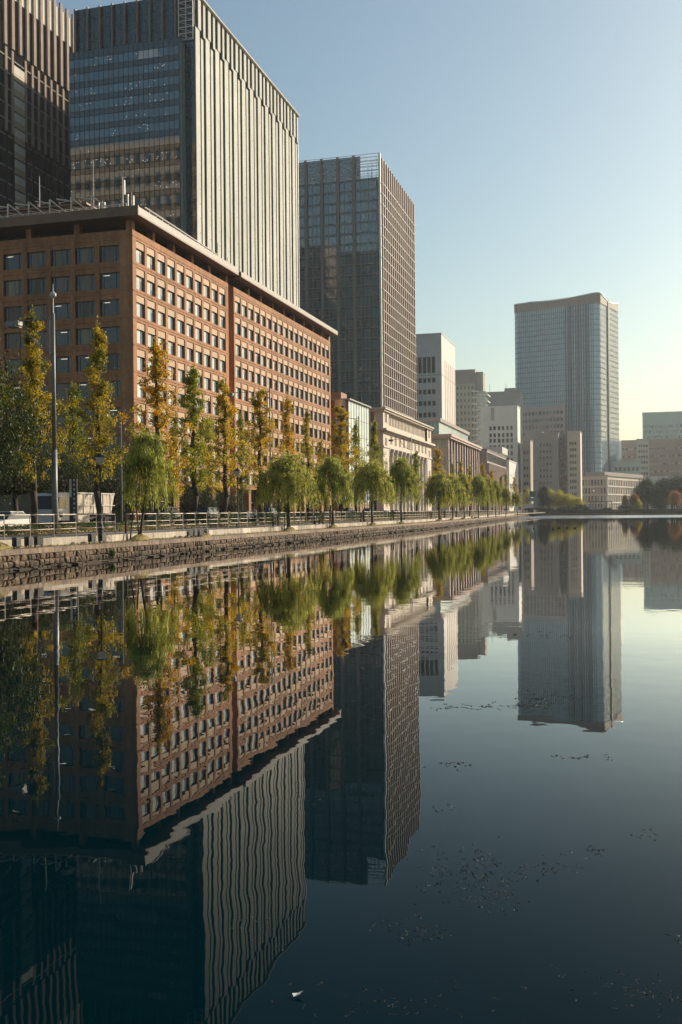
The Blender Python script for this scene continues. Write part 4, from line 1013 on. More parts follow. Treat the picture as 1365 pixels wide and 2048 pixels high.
def broad(seed, H, Wd, n, mat, size=.2, nb=60, z0=.3):
    """broad crown: trunk, limbs and leaf clumps spread through an uneven volume"""
    rg = np.random.RandomState(seed); mb = MB(); mb.path([(0, 0, -.3), (.1, 0, H*.3), (0, .1, H*.6)], [.035*H, .028*H, .012*H], 7); lv = []
    for i in range(nb):
        az = rg.rand()*6.283; e = math.acos(rg.uniform(-.5, 1)); rr = rg.uniform(.55, 1)**.6
        c = np.array([math.cos(az)*math.sin(e)*Wd/2*rr, math.sin(az)*math.sin(e)*Wd/2*rr, H*(1+z0)/2+math.cos(e)*H*(1-z0)/2*rr])
        mb.tube((0, 0, H*.35), tuple(c*np.array([.85, .85, .95])), .012*H, .003*H, 4)
        m = n//nb; lv.append(c+rg.normal(size=(m, 3))*Wd*.085)
    return mb.mesh('trunk', m_bark, True), leaf_mesh('crown', np.concatenate(lv), size, mat, seed)
def willow(seed, H=7.4, Wd=4.4, mat=None, ns=520):
    rg = np.random.RandomState(seed); mb = MB(); lean = rg.normal()*.45
    mb.path([(0, 0, -.2), (lean*.5, .05, H*.25), (lean, 0, H*.5), (lean, 0, H*.72)], [.17, .14, .12, .07], 7); lv = []
    limbs = []
    for i in range(16):
        az = i*2.4; ln = Wd*.42*rg.uniform(.5, 1); top = Vector((lean+math.cos(az)*ln*.7, math.sin(az)*ln*.7, H*rg.uniform(.72, .96))); base = Vector((lean, 0, H*rg.uniform(.45, .66)))
        tip = top+Vector((math.cos(az)*ln*.5, math.sin(az)*ln*.5, -.3)); mb.path([base, top, tip], [.05, .03, .012], 4); limbs.append((top, tip))
    nc = 46
    for k in range(nc):
        caz = k*2.39996+rg.normal()*.2; cr = math.sqrt((k+.5)/nc)*rg.uniform(.85, 1.12); ch = rg.normal()*.25; cl_ = rg.uniform(.7, 1.35)
        for i in range(ns//nc):
            x = math.cos(caz)*cr*Wd/2+lean+rg.normal()*.20; y = math.sin(caz)*cr*Wd/2+rg.normal()*.20; rr = min(1.15, math.hypot(x-lean, y)/(Wd/2)); az = math.atan2(y, x-lean)
            zt = H*(1-.33*rr**2.0)+ch-rg.rand()*.5; L = (rg.uniform(.6, 1.9)+rr*rg.uniform(.4, 2.3))*cl_; L = min(L, zt-H*rg.uniform(.26, .42))
            if L < .3: continue
            m = int(L/.085); t = np.linspace(0, 1, m); bow = .35*np.sin(t*1.6)*rr
            lv.append(np.stack([x+math.cos(az)*bow+rg.normal(size=m)*.035, y+math.sin(az)*bow+rg.normal(size=m)*.035, zt-L*t], 1))
        lv.append(np.array([math.cos(caz)*cr*Wd/2+lean, math.sin(caz)*cr*Wd/2, H*(1-.33*min(1, cr)**2)+ch-.1])+rg.normal(size=(60, 3))*np.array([.28, .28, .2]))
    return mb.mesh('trunk', m_bark, True), leaf_mesh('crown', np.concatenate(lv), .11, mat or m_wl, seed, droop=.55, aspect=2.2)
def plant(name, meshes, loc, label, cat='tree', group=None, rz=0.0, sc=1.0, tint=(1, 1, 1), scz=None):
    o = empty(name, loc, rz, label, cat, group); o.scale = (sc, sc, scz or sc)
    put(meshes[0], 'trunk', o); c = put(meshes[1], 'crown', o); c.color = (*tint, 1); return o

GK = [ginkgo(11), ginkgo(23, wid=1.1, dens=1.1), ginkgo(37, dens=.85), ginkgo(51, wid=.9), ginkgo(77, wid=.75, dens=.7)]
GRN, YLW, ORG, MIX = (.68, .84, .8), (1.15, 1.0, .8), (1.25, .95, .6), (.95, .94, .8)
gk = [ # x, top y, v, variant, tint, width, label
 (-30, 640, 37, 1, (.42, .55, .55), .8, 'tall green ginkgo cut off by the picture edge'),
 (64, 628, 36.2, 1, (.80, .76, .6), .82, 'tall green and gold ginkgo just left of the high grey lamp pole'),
 (196, 655, 37.0, 0, (.80, .76, .6), .86, 'tall green and gold ginkgo rising in front of the silver truck'),
 (312, 683, 38.2, 2, ORG, 1.0, 'orange ginkgo with a thin top before the corner of the brown block'),
 (386, 736, 37.4, 3, GRN, 1.1, 'green ginkgo with tiered branches before the brown block, right of the orange one'),
 (448, 758, 37.6, 0, YLW, 1.0, 'yellow green ginkgo below the dark joint in the brown facade'),
 (520, 778, 37.8, 1, YLW, .95, 'full golden ginkgo just left of the street lamp with a long arm'),
 (575, 790, 38.0, 4, ORG, .9, 'slim orange tipped ginkgo behind the round willow crown'),
 (615, 818, 38.0, 4, MIX, .8, 'thin sparse ginkgo between two willows before the brown block end'),
 (681, 810, 38.2, 1, YLW, .9, 'broad yellow green ginkgo before the glass fronted corner building'),
 (711, 845, 38.0, 2, GRN, .8, 'dark green tiered ginkgo before the pale glass front'),
 (750, 842, 38.0, 3, GRN, .8, 'dark green ginkgo before the left end of the classical building'),
 (832, 902, 38.2, 0, GRN, .85, 'dark ginkgo before the giant columns, right of the arm lamp'),
 (876, 896, 38.6, 1, YLW, .9, 'bright ginkgo before the glass side of the pink block'),
 (905, 925, 38.4, 4, GRN, .8, 'small dark topped ginkgo before the pink pilasters'),
 (922, 922, 38.4, 2, MIX, .8, 'thin ginkgo before the middle of the pink pilasters'),
 (940, 928, 38.4, 4, MIX, .9, 'thin ginkgo before the right end of the pink pilasters'),
 (966, 926, 38.6, 1, YLW, .9, 'yellow ginkgo at the joint of the pink and bronze blocks'),
 (984, 940, 38.6, 0, YLW, .9, 'gold ginkgo before the bronze block'),
 (1003, 952, 38.6, 3, GRN, .9, 'green ginkgo before the white wing'),
 (1013, 948, 38.8, 2, GRN, .8, 'last but one ginkgo of the row by the white wing'),
 (1030, 954, 39.0, 0, YLW, .9, 'last gold ginkgo of the row beside the broad white block'),
]
for x, ty, v, k, t, w, lab in gk:
    u = U(x, ty, v); z = Zp(x, ty, YD(u, v)); h = (z-G)/16.0
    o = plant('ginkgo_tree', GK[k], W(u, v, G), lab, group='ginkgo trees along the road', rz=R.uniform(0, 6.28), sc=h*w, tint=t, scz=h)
# young ginkgos on the building side pavement
for x, ty, t, lab in ((145, 770, (.45, .6, .6), 'small dark tree in the shade between the two tall ginkgos'), (345, 850, YLW, 'low gold tree behind the willow by the block corner'), (416, 842, GRN, 'small green tree behind the tiered ginkgo'),
                   (482, 832, (.5, .65, .6), 'narrow dark tree between two gold ginkgos before the brown block'), (640, 880, MIX, 'small tree at the far foot of the brown block')):
    v = 56.5; u = U(x, ty, v); h = (Zp(x, ty, YD(u, v))-G)/16; plant('ginkgo_tree', GK[2], W(u, v, G), lab, group='ginkgo trees on the far pavement', sc=h*.9, scz=h, tint=t, rz=x)
BR1 = broad(5, 10, 8.5, 16000, m_gkd, .17, 90, .12); BR2 = broad(9, 6, 7, 9000, m_gkd, .17, 60, .05)
v = 39.5; 
plant('street_tree', BR1, W(U(-22, 900, 37), 37, G), 'broad dull green tree cut by the left picture edge', sc=.72, scz=1.05, tint=(.95, 1.05, .8))
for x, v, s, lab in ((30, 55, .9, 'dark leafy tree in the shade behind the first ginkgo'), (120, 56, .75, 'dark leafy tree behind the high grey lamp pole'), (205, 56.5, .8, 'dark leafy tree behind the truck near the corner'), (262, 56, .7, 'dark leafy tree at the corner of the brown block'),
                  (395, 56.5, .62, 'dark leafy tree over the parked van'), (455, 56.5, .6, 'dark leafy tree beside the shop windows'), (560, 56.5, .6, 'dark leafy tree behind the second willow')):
    plant('street_tree', BR1 if s > .72 else BR2, W(U(x, 960, v), v, G), lab, sc=s*(1 if s > .72 else 1.2), tint=(.65, .7, .65), rz=x, group='shade trees before the brown block')  # tint darkens the leaves for the deep shade under the trees

WLM = [willow(3, Wd=4.9), willow(8, Wd=4.8), willow(15, Wd=4.2), willow(21, H=7.0, Wd=5.2), willow(34, H=7.8, Wd=4.4), willow(41, Wd=5.0)]
wl = [(278, 868, 85, 'first willow, its long strands hanging beside the leaning prop poles'), (578, 903, 92, 'round willow with a lit right side before the brown block end'), (666, 917, 70, 'willow before the small glass fronted building'),
      (745, 926, 72, 'willow before the left columns of the classical building'), (803, 925, 58, 'willow with a parked scooter at its foot'), (879, 946, 58, 'dark hearted willow left of the pink block'), (906, 948, 40, 'willow second of the far close set group'),
      (930, 951, 34, 'narrow upright willow in the middle of the far group'), (957, 951, 36, 'willow with a leaning dark trunk in the far group'), (976, 958, 30, 'pale willow near the end of the bank'), (992, 965, 24, 'small willow near the end of the bank'), (1012, 975, 20, 'very small willow close to the moat corner'), (1036, 985, 18, 'last willow trunk before the moat corner')]
WPOS = []
for i, (x, ty, wpx, lab) in enumerate(wl):
    v = 28.9 if x < 860 else 28.6; u = U(x, 1000, v); v = bank_v(u)+1.0; u = U(x, 1000, v); dep = YD(u, v)
    h = (Zp(x, ty, dep)-.95)/7.4; w = wpx/F*dep/4.6
    plant('willow_tree', WLM[(0, 3, 1, 5, 4, 2, 3, 0, 5, 1, 4, 2, 0)[i]], W(u, v, .95), lab, group='willows along the moat edge', rz=0.3*i, sc=w*1.02, scz=h, tint=(1, 1, 1) if i % 2 else (.92, .97, .9)); WPOS.append(u)
# mossy mounds at the willow feet and bare ones between
def mound(seed):
    rg = random.Random(seed); q = MB(); n = 14; prof = [(1.0, 0), (.9, .22), (.7, .55), (.4, .85), (.12, 1.0)]
    q.lathe([(r_*rg.uniform(.92, 1.08), z) for r_, z in prof], 0, 0, n); me = q.mesh('mound', m_mound, True); return me
MM = [mound(1), mound(2)]
for u_ in WPOS[:9]+[42.3, 66.8]:
    d = bank_dir(u_); near = {42.3: 'grass mound on the ledge at the left picture edge', 66.8: 'grass mound on the ledge beside the second cluster of floodlights'}
    i = WPOS.index(u_) if u_ in WPOS else -1
    o = put(MM[i % 2], 'grass_mound', None, W(u_, bank_v(u_)+.95, .93), math.atan2(d.y, d.x), (1.15, .48, .42))
    tag(o, near.get(u_) or 'grass mound at the foot of the %s willow from the left' % ('first', 'second', 'third', 'fourth', 'fifth', 'sixth', 'seventh', 'eighth', 'ninth')[i], 'mound', 'mounds on the ledge')
    g = np.random.RandomState(int(u_)); n = 700; a = g.rand(n)*6.283; r_ = np.sqrt(g.rand(n)); P = np.stack([np.cos(a)*r_, np.sin(a)*r_, (1-r_**2)*.9+.08], 1)
    put(leaf_mesh('grass', P, .10, m_grass, int(u_), droop=.6, aspect=1.6), 'grass', o)
for i in (0, 1, 2):
    u_ = WPOS[i]; d = bank_dir(u_); q = MB(); q.tube((-.9, -.1, 0), (-.15, 0, 2.3), .05, n=6); q.tube((.9, .2, 0), (.1, 0, 2.3), .05, n=6); q.tube((-.7, -.05, .9), (.7, .1, .95), .03, n=5)
    tag(q.build('tree_prop', m_bark, None, loc=W(u_, bank_v(u_)+1.25, 1.0), rz=math.atan2(d.y, d.x)), 'wooden prop poles leaning on the %s willow trunk' % ('first', 'second', 'third')[i], 'prop', 'willow props')

# hedge and dry grass between path and road
def hedge(name, label, u0, u1, va, vb, h, n, mat, seed, size=.11, cat='hedge'):
    rg = np.random.RandomState(seed); u = u0+(u1-u0)*rg.rand(n)**1.25; bump = .22*np.sin(u*.9+seed)+.15*np.sin(u*2.3)
    v = va+(vb-va)*rg.rand(n); z = G+(h+bump*h)*rg.rand(n)**.55; bv = np.array([bank_v(a) for a in u])
    P = np.stack([u*S_-(v+bv)*C_, u*C_+(v+bv)*S_, z], 1); o = put(leaf_mesh(name, P, size, mat, seed), name); return tag(o, label, cat)
hedge('hedge', 'clipped dark green hedge between the moat path and the road', 71, 330, 6.4, 7.6, 1.02, 52000, m_hd, 4)
hedge('roadside_shrubs', 'loose shrubs along the verge before the truck', 38, 71, 6.2, 8.4, .50, 15000, m_hd, 9, .10, 'shrubs')
tag(hedge('dry_grass', None, 38, 300, 5.3, 7.8, .36, 40000, m_grass, 6, .09, None), kind='stuff')
tag(hedge('ledge_grass', None, 40, 300, .45, 1.3, .08, 12000, m_grass, 12, .06, None), kind='stuff'); bpy.data.objects['ledge_grass'].location.z = -.44
# ------------------------------------------------------------------ railing along the path
ZR = CAM
def railing():
    gaps = sorted(WPOS[:1]+WPOS[1:9]); ends = []; a = 38.0
    for g in gaps+[UEND-6]:
        if g-.7 > a+2: ends.append((a, g-.7))
        a = g+.7
    names = ('before the silver truck', 'from the first willow to the second', 'from the second willow to the third', 'from the third willow to the fourth', 'from the fourth willow to the scooter', 'right of the scooter',
             'before the pink block', 'below the far willow group', 'beside the leaning far willow', 'running to the moat corner', 'at the corner')
    def post(h=1.2, r=.030):
        q = MB(); q.tube((0, 0, 0), (0, 0, h), r, r, 7); q.box(-.07, .07, -.07, .07, 0, .02); return q.mesh('post', m_rail)
    pm_ = post(); big = (lambda q: (q.tube((0, 0, 0), (0, 0, 1.16), .07, .07, 8), q.mesh('end_post', m_bark))[1])(MB())
    for k, (u0, u1) in enumerate(ends):
        o = W(u0, bank_v(u0)+2.25, G); rt = empty('railing', o, 0, 'three bar metal railing '+names[min(k, 10)], 'railing', 'railings along the moat path')
        n = max(2, round((u1-u0)/2.2)); pts = [W(u0+(u1-u0)*i/n, bank_v(u0+(u1-u0)*i/n)+2.25, G)-o for i in range(n+1)]
        for i, p in enumerate(pts): put(pm_ if 0 < i < n or k == 0 else big, 'post' if 0 < i < n else 'end_post', rt, p, R.uniform(-.1, .1))
        for zr, r_ in ((1.2, .034), (.74, .024), (.42, .024)):
            q = MB()
            for a_, b_ in zip(pts, pts[1:]): q.tube(a_+Vector((0, 0, zr+R.uniform(-.012, .012))), b_+Vector((0, 0, zr)), r_, r_, 6)
            q.build('rail', m_rail, rt, smooth=True)
railing()

# floodlight boxes on the ledge
fb = MB(); fb.box(-.20, .20, -.13, .13, .12, .56); fb.box(-.26, -.205, -.03, .03, 0, .4); fb.box(.205, .26, -.03, .03, 0, .4); fb.box(-.26, .26, -.08, .08, 0, .03)
ft = MB()
for i in range(4):
    for j in range(4): ft.box(-.145+i*.09, -.130+i*.09, -.135, -.131, .18+j*.1, .195+j*.1)
fbm = fb.mesh('housing', m_box); ftm = ft.mesh('lens_dots', m_steel)
fw = MB(); fw.box(-.205, -.2005, -.13, .13, .12, .56); fwm = fw.mesh('side_plate', m_steel)
fl = [(33, 'leftmost black floodlight of the three on the ledge'), (57, 'middle black floodlight of the three on the ledge'), (77, 'right black floodlight of the three on the ledge'), (184, 'left floodlight of the pair by the garden lamp'), (204, 'right floodlight of the pair by the garden lamp'),
      (380, 'dark floodlight at the left of the group of four'), (389, 'second floodlight of the group of four'), (401, 'pale sided third floodlight of the group of four'), (413, 'pale sided last floodlight of the group of four'),
      (884, 'small floodlight at the foot of the dark hearted willow'), (934, 'small floodlight left of the leaning willow'), (950, 'small floodlight right of the leaning willow')]
for x, lab in fl:
    u = U(x, 1075, bank_v(46)+.75); u = U(x, 1075, bank_v(u)+.75); d = bank_dir(u)
    o = empty('floodlight', W(u, bank_v(u)+.75, .96), math.atan2(d.y, d.x)+R.uniform(-.25, .1), lab, 'floodlight', 'floodlights on the ledge')
    put(fbm, 'housing', o); put(ftm, 'lens_dots', o)
    if 375 < x < 420: put(fwm, 'side_plate', o)

# garden lamps on the path
def garden_lamp():
    q = MB(); q.lathe([(.16, 0), (.16, .5), (.09, .7), (.055, 1.0), (.045, 4.1), (.07, 4.15), (.04, 4.2)], 0, 0, 10); p = q.mesh('pole', m_dsteel, True)
    q = MB(); q.lathe([(.06, 4.15), (.30, 4.55), (.31, 4.6)], 0, 0, 12); s = q.mesh('lamp_glass', m_steel, True)
    q = MB(); q.lathe([(.33, 4.6), (.34, 4.64), (.05, 4.85), (.01, 4.9)], 0, 0, 12); c = q.mesh('lamp_cap', m_dsteel, True); return p, s, c
GL = garden_lamp()
for x, lab in ((201, 'garden lamp on the path in front of the truck'), (476, 'garden lamp left of the walking person'), (629, 'garden lamp between the second and third willows'), (729, 'garden lamp just left of the fourth willow'), (880, 'garden lamp left of the dark hearted willow'), (999, 'small far garden lamp before the white wing')):
    v = bank_v(60)+2.6; u = U(x, 1000, v); v = bank_v(u)+2.6; u = U(x, 1000, v)
    o = empty('garden_lamp', W(u, v, G), 0, lab, 'lamp', 'garden lamps on the moat path')
    for m_, n_ in zip(GL, ('pole', 'lamp_glass', 'lamp_cap')): put(m_, n_, o)

# tall street lamps
def arm_lamp(x, ty, v, label, name='street_lamp', thick=.16, arm=3.0, spike=0, group='arm street lamps'):
    u = U(x, 800, v); H = Zp(x, ty, YD(u, v))-G
    o = empty(name, W(u, v, G), ROT, label, 'street lamp', group)
    q = MB(); q.tube((0, 0, 0), (0, 0, 5.2 if spike else 3), thick, thick*.85, 10); q.tube((0, 0, 5.2 if spike else 3), (0, 0, H), thick*.7, thick*.5, 10); q.build('pole', m_alu, o, True)
    q = MB()
    if spike: q.tube((0, 0, H), (0, 0, H+spike), .05, .02, 6); q.lathe([(.02, H+.9), (.2, H+1.05), (.2, H+1.2), (.02, H+1.35)], 0, 0, 10); q.build('lightning_rod', m_steel, o)
    q = MB(); q.tube((0, 0, H-.35), (0, arm, H-.35), .035, n=6); q.tube((0, .25, H-2.4), (0, .9, H-2.1), .05, n=5); q.tube((0, .9, H-2.1), (0, 1.9, H-1.0), .05, n=5); q.tube((0, 1.9, H-1.0), (0, 2.1, H-.4), .05, n=5); q.tube((0, .3, H-2.3), (0, .3, H-.4), .06, n=5); q.build('arm', m_alu, o)
    q = MB(); q.box(-.25, .25, arm, arm+.9, H-.62, H-.36); q.box(-.35, .35, arm+.15, arm+.8, H-.72, H-.63); q.build('lamp_head', m_alu, o)
arm_lamp(108, 626, 33.8, 'high grey lamp pole with a lightning rod and an arm reaching left', 'street_lamp', .19, 2.3, 1.8)
arm_lamp(540, 776, 38.5, 'street lamp with a long arm against the brown block', arm=4.4)
arm_lamp(822, 874, 38.8, 'street lamp with an arm against the giant columns', arm=3.4)
arm_lamp(717, 832, 40.0, 'street lamp with an arm against the pale glass front', arm=3.0)
arm_lamp(905, 903, 39, 'street lamp against the pink pilasters', arm=3); arm_lamp(954, 920, 39, 'street lamp at the right end of the pink block', arm=5)
arm_lamp(1013, 940, 39, 'street lamp against the bronze block end', arm=4); arm_lamp(1033, 948, 39, 'street lamp before the broad white block', arm=4.5)
for x, ty, dep, lab in ((1069, 962, 500, 'thin pole left of the taupe office block'), (1080, 968, 520, 'thin pole at the foot of the taupe office block'), (1115, 955, 515, 'tall thin pole before the stair shaft'), (1127, 977, 515, 'shorter pole right of the tall one before the stair shaft'), (1277, 984, 520, 'thin pole left of the dark trees'), (1318, 950, 505, 'tall lamp pole among the dark trees'), (1303, 985, 505, 'short pole before the dark trees')):
    p = PX(x, ty, dep); q = MB(); q.tube((0, 0, 0), (0, 0, p.z-G), .16, .09, 6); o = empty('lamp_pole', (p.x, p.y, G), 0, lab, 'pole', 'far lamp poles'); put(q.mesh('pole', m_dsteel), 'pole', o)
    q = MB(); q.box(-.5, .5, -.2, .2, p.z-G, p.z-G+.25); put(q.mesh('lamp_head', m_dsteel), 'lamp_head', o)
for x, ty, sx, lab in ((242, 833, 0, 'small white floodlight head over the trees at the block corner'),):
    v = 50; u = U(x, ty, v); H = Zp(x, ty, YD(u, v))-G; o = empty('street_lamp', W(u, v, G), ROT, lab, 'street lamp'); q = MB(); q.tube((0, 0, 0), (0, 0, H), .12, .07, 8); q.tube((0, 0, H), (0, 1.6, H+.1), .05, n=5); q.build('pole', m_alu, o)
    q = MB(); q.box(-.3, .3, 1.4, 2.3, H, H+.22); q.build('lamp_head', m_steel, o)
# globe lamp on the far bank
p = PX(1187, 984, 492); q = MB(); q.tube((0, 0, 0), (0, 0, p.z-2.2), .14, .1, 8); o = empty('globe_lamp', (p.x, p.y, 2.2), 0, 'tall lamp with a white globe on the far bank', 'lamp'); put(q.mesh('pole', m_dsteel), 'pole', o)
q = MB(); q.lathe([(.1, -.5), (.5, -.2), (.6, .3), (.35, .8), (.02, 1.0)], 0, 0, 12); put(q.mesh('globe', m_fin, True), 'globe', o, (0, 0, p.z-2.2))
# sign board with dashes by the truck
v = 40.0; u = U(147, 1000, v); o = empty('sign_board', W(u, v, G), ROT, 'dark upright sign board with a column of white dashes beside the truck cab', 'sign')
H = Zp(147, 957, YD(u, v))-G; q = MB(); q.box(-.05, .05, -.32, .32, .4, H); q.tube((.1, 0, 0), (.1, 0, .5), .05, n=6); q.build('board', m_box, o)
q = MB()
for k in range(9): q.box(-.07, -.051, -.16, -.04, .9+k*.35, .97+k*.35+.1)
q.box(-.07, -.0512, .12, .3, H-1.4, H-.05); q.build('dashes', m_steel, o)

# ------------------------------------------------------------------ vehicles
def wheel(r=.33, w=.22):
    t = MB(); t.lathe([(r*.6, -w/2), (r*.95, -w/2), (r, -w*.3), (r, w*.3), (r*.95, w/2), (r*.6, w/2)], 0, 0, 16)
    h = MB(); h.lathe([(.02, w*.42), (r*.25, w*.45), (r*.62, w*.32), (r*.62, -w*.4), (.02, -w*.4)], 0, 0, 12)
    return t.mesh('tyre', m_tyre, True), h.mesh('rim', m_steel)
WH = wheel(); WHT = wheel(.48, .3)
def add_wheels(o, xs, hw, r, wm):
    for x in xs:
        for s in (-1, 1):
            t = put(wm[0], 'wheel', o, (x, s*hw, r)); t.rotation_euler = (math.pi/2*(1 if s < 0 else -1), 0, 0); put(wm[1], 'rim', t)
def loft(prof, half, mats, name, tumble=0.0, z_t=0):
    """side profile (x,z) loop extruded to +-half, narrowed above z_t"""
    q = MB(); n = len(prof)
    def y(z): return half-(max(0, z-z_t)*tumble)
    q.v = [(x, -y(z), z) for x, z in prof]+[(x, y(z), z) for x, z in prof]
    for i in range(n): j = (i+1) % n; q.f.append((i, j, n+j, n+i)); q.m.append(0)
    q.f.append(tuple(range(n-1, -1, -1))); q.f.append(tuple(range(n, 2*n))); q.m += [0, 0]; return q.mesh(name, mats)
def car_meshes(kind):
    if kind == 'sedan':
        body = [(-2.2, .32), (2.2, .32), (2.28, .55), (2.2, .78), (1.25, .93), (-1.6, .98), (-2.25, .92), (-2.3, .6)]; cab = [(1.15, .92), (.45, 1.38), (-.2, 1.45), (-1.0, 1.40), (-1.75, .97)]; hh = 1.45
    else:
        body = [(-2.3, .32), (2.2, .32), (2.3, .6), (2.2, .95), (1.5, 1.08), (-2.3, 1.12), (-2.36, .7)]; cab = [(1.5, 1.06), (.8, 1.78), (.2, 1.9), (-2.0, 1.88), (-2.3, 1.1)]; hh = 1.9
    b = loft(body, .87, m_car, 'body', .1, .6); c = loft(cab, .82, m_cglass, 'cabin_glass', .28, .95)
    q = MB(); x0 = cab[1][0]; x1 = cab[-2][0]; q.box(x1-.05, x0+.02, -.62 if kind == 'sedan' else -.58, .62 if kind == 'sedan' else .58, cab[2][1]-.05, cab[2][1]+.015)
    for x in (cab[1][0]-.1, (cab[1][0]+cab[-2][0])/2, cab[-2][0]+.1):
        for s in (-1, 1): q.box(x-.04, x+.04, s*.68-.03, s*.68+.03, .95, cab[2][1]-.04)
    r = q.mesh('roof', m_car)
    q = MB(); q.box(2.2, 2.3, .45, .8, .62, .78); q2 = MB(); q2.box(2.2, 2.3, -.8, -.45, .62, .78); return b, c, r, q.mesh('headlight', m_steel), q2.mesh('headlight', m_steel)
CM = {k: car_meshes(k) for k in ('sedan', 'van')}
def car(x, v, kind, colr, label, flip=0):
    u = U(x, 1022, v); o = empty('parked_car', W(u, v, 1.38), ROT+(math.pi if flip else 0), label, 'car', 'cars on the road'); b, c, r, h1, h2 = CM[kind]
    for m_, nm in ((b, 'body'), (c, 'cabin_glass'), (r, 'roof'), (h1, 'headlight'), (h2, 'headlight')): k = put(m_, nm, o); k.color = (*colr, 1)
    add_wheels(o, (-1.35, 1.35), .80, .33, WH)
car(12, 38.6, 'sedan', (.7, .7, .68), 'white saloon car passing at the left picture edge', 1)
car(328, 46, 'van', (.25, .25, .24), 'grey car roof showing over the hedge right of the first willow', 1)
car(412, 46.5, 'van', (.06, .09, .16), 'dark blue van with a bright rear window behind the tiered ginkgo', 1)
car(487, 47, 'sedan', (.25, .27, .3), 'blue grey saloon behind the garden lamp and the person', 1)
car(540, 50.5, 'van', (.05, .05, .06), 'black car behind the golden ginkgo', 0)
car(660, 46, 'sedan', (.7, .7, .7), 'white saloon behind the third willow', 1)
car(693, 46, 'van', (.06, .07, .08), 'dark van between the third and fourth willows', 1)
car(705, 42.5, 'sedan', (.6, .6, .6), 'silver saloon in front of the dark van', 1)
car(736, 46, 'van', (.65, .65, .65), 'white van behind the fourth willow', 1)
car(768, 46, 'sedan', (.5, .5, .5), 'pale saloon right of the fourth willow', 1)
car(790, 41.5, 'sedan', (.05, .05, .05), 'black saloon behind the scooter', 1)
car(890, 42, 'sedan', (.5, .55, .6), 'pale blue car behind the far willow group', 1)
car(1012, 43, 'van', (.7, .7, .7), 'small white van near the end of the road', 1)
def truck():
    v = 47.0; u = U(114, 1000, v)
    o = empty('lorry', W(u, v, 1.38), ROT, 'silver lorry with a dark windscreen and white tipping body facing the viewer', 'lorry')
    cab = [(.0, .7), (2.3, .7), (2.3, 2.9), (1.9, 3.12), (.5, 3.1), (.12, 2.3), (0, 1.6)]
    k = loft(cab, 1.2, m_car, 'cab', .06, 1.6); p = put(k, 'cab', o, (0, 1.2, 0)); p.color = (.62, .60, .56, 1)
    q = MB(); q.quad((-.015, .12, 1.7), (-.015, 2.28, 1.7), (.085, 2.25, 2.3), (.085, .15, 2.3)); q.quad((.085, .15, 2.3), (.085, 2.25, 2.3), (.35, 2.2, 2.85), (.35, .2, 2.85)); ws = q.mesh('windscreen', m_recess); put(ws, 'windscreen', p, (-.02, -1.2, 0))
    q = MB(); q.box(.35, 1.5, -.02, .02, 1.75, 2.75); put(q.mesh('side_window', m_cglass), 'side_window', p, (0, -1.195, 0))
    q = MB(); q.box(.4, .9, -.02, .02, 1.0, 1.45); put(q.mesh('lower_window', m_cglass), 'lower_window', p, (0, -1.21, 0))
    q = MB(); q.box(-.12, -.0, .05, 2.35, .55, 1.0)
    for z in (1.15, 1.3, 1.45): q.box(-.05, -.0, .4, 2.0, z, z+.06)
    q.build('bumper', m_steel, o)
    q = MB(); q.box(-.3, -.22, -.15, .1, 1.9, 2.4); q.tube((-.25, 0, 2.4), (.2, .1, 2.6), .03, n=5); q.build('mirror', m_box, o)
    q = MB(); q.box(2.3, 10.4, .4, 2.0, .75, 1.0); q.build('chassis', m_box, o)
    body = [(2.7, 1.3), (9.6, 1.3), (10.3, 3.2), (2.5, 3.2), (2.5, 1.6)]; k = loft(body, 1.2, m_kerb, 'tipping_body'); put(k, 'tipping_body', o, (0, 1.2, 0))
    q = MB()
    for x in (2.6, 4.4, 6.2, 8.0, 9.4): q.box(x, x+.12, -.06, -.002, 1.3, 3.2)
    q.box(2.5, 10.2, -.07, -.003, 2.0, 2.08); q.box(2.5, 10.2, -.08, -.004, 3.08, 3.2); q.build('body_ribs', m_steel, o)
    q = MB(); q.box(3.2, 5.6, .05, .6, .5, 1.2); q.build('side_tank', m_kerb, o)
    for x in (1.2, 7.3, 8.7):
        for s in (.16, 2.24):
            t = put(WHT[0], 'wheel', o, (x, s, .48)); t.rotation_euler = (math.pi/2*(1 if s < 1 else -1), 0, 0); put(WHT[1], 'rim', t)
    q = MB(); q.box(.05, .3, .1, 1.0, 3.05, 3.2); q.build('sun_visor', m_box, o)
truck()
def scooter():
    v = bank_v(140)+1.8; u = U(808, 1040, v); v = bank_v(u)+3.2; u = U(808, 1040, v)
    o = empty('scooter', W(u, v, G), ROT+.3, 'dark scooter parked on the path behind the fifth willow', 'scooter')
    q = MB(); q.poly([(-.8, -.16), (.3, -.16), (.3, .16), (-.8, .16)], .35, .72); q.tube((.75, 0, .3), (.5, 0, 1.05), .10, .07, 8); q.box(.2, .55, -.14, .14, .25, .34); q.build('body', m_box, o)
    q = MB(); q.box(-.8, .1, -.14, .14, .72, .84); q.build('seat', m_tyre, o)
    q = MB(); q.tube((.48, -.33, 1.08), (.48, .33, 1.08), .025, n=6); q.build('handlebar', m_dsteel, o)
    q = MB(); q.box(-.95, -.6, -.2, .2, .86, 1.2); q.build('carrier_box', m_box, o)
    for x in (-.65, .8): t = put(WH[0], 'wheel', o, (x, 0, .25), 0, (.75, .75, .6)); t.rotation_euler = (math.pi/2, 0, 0)
scooter()

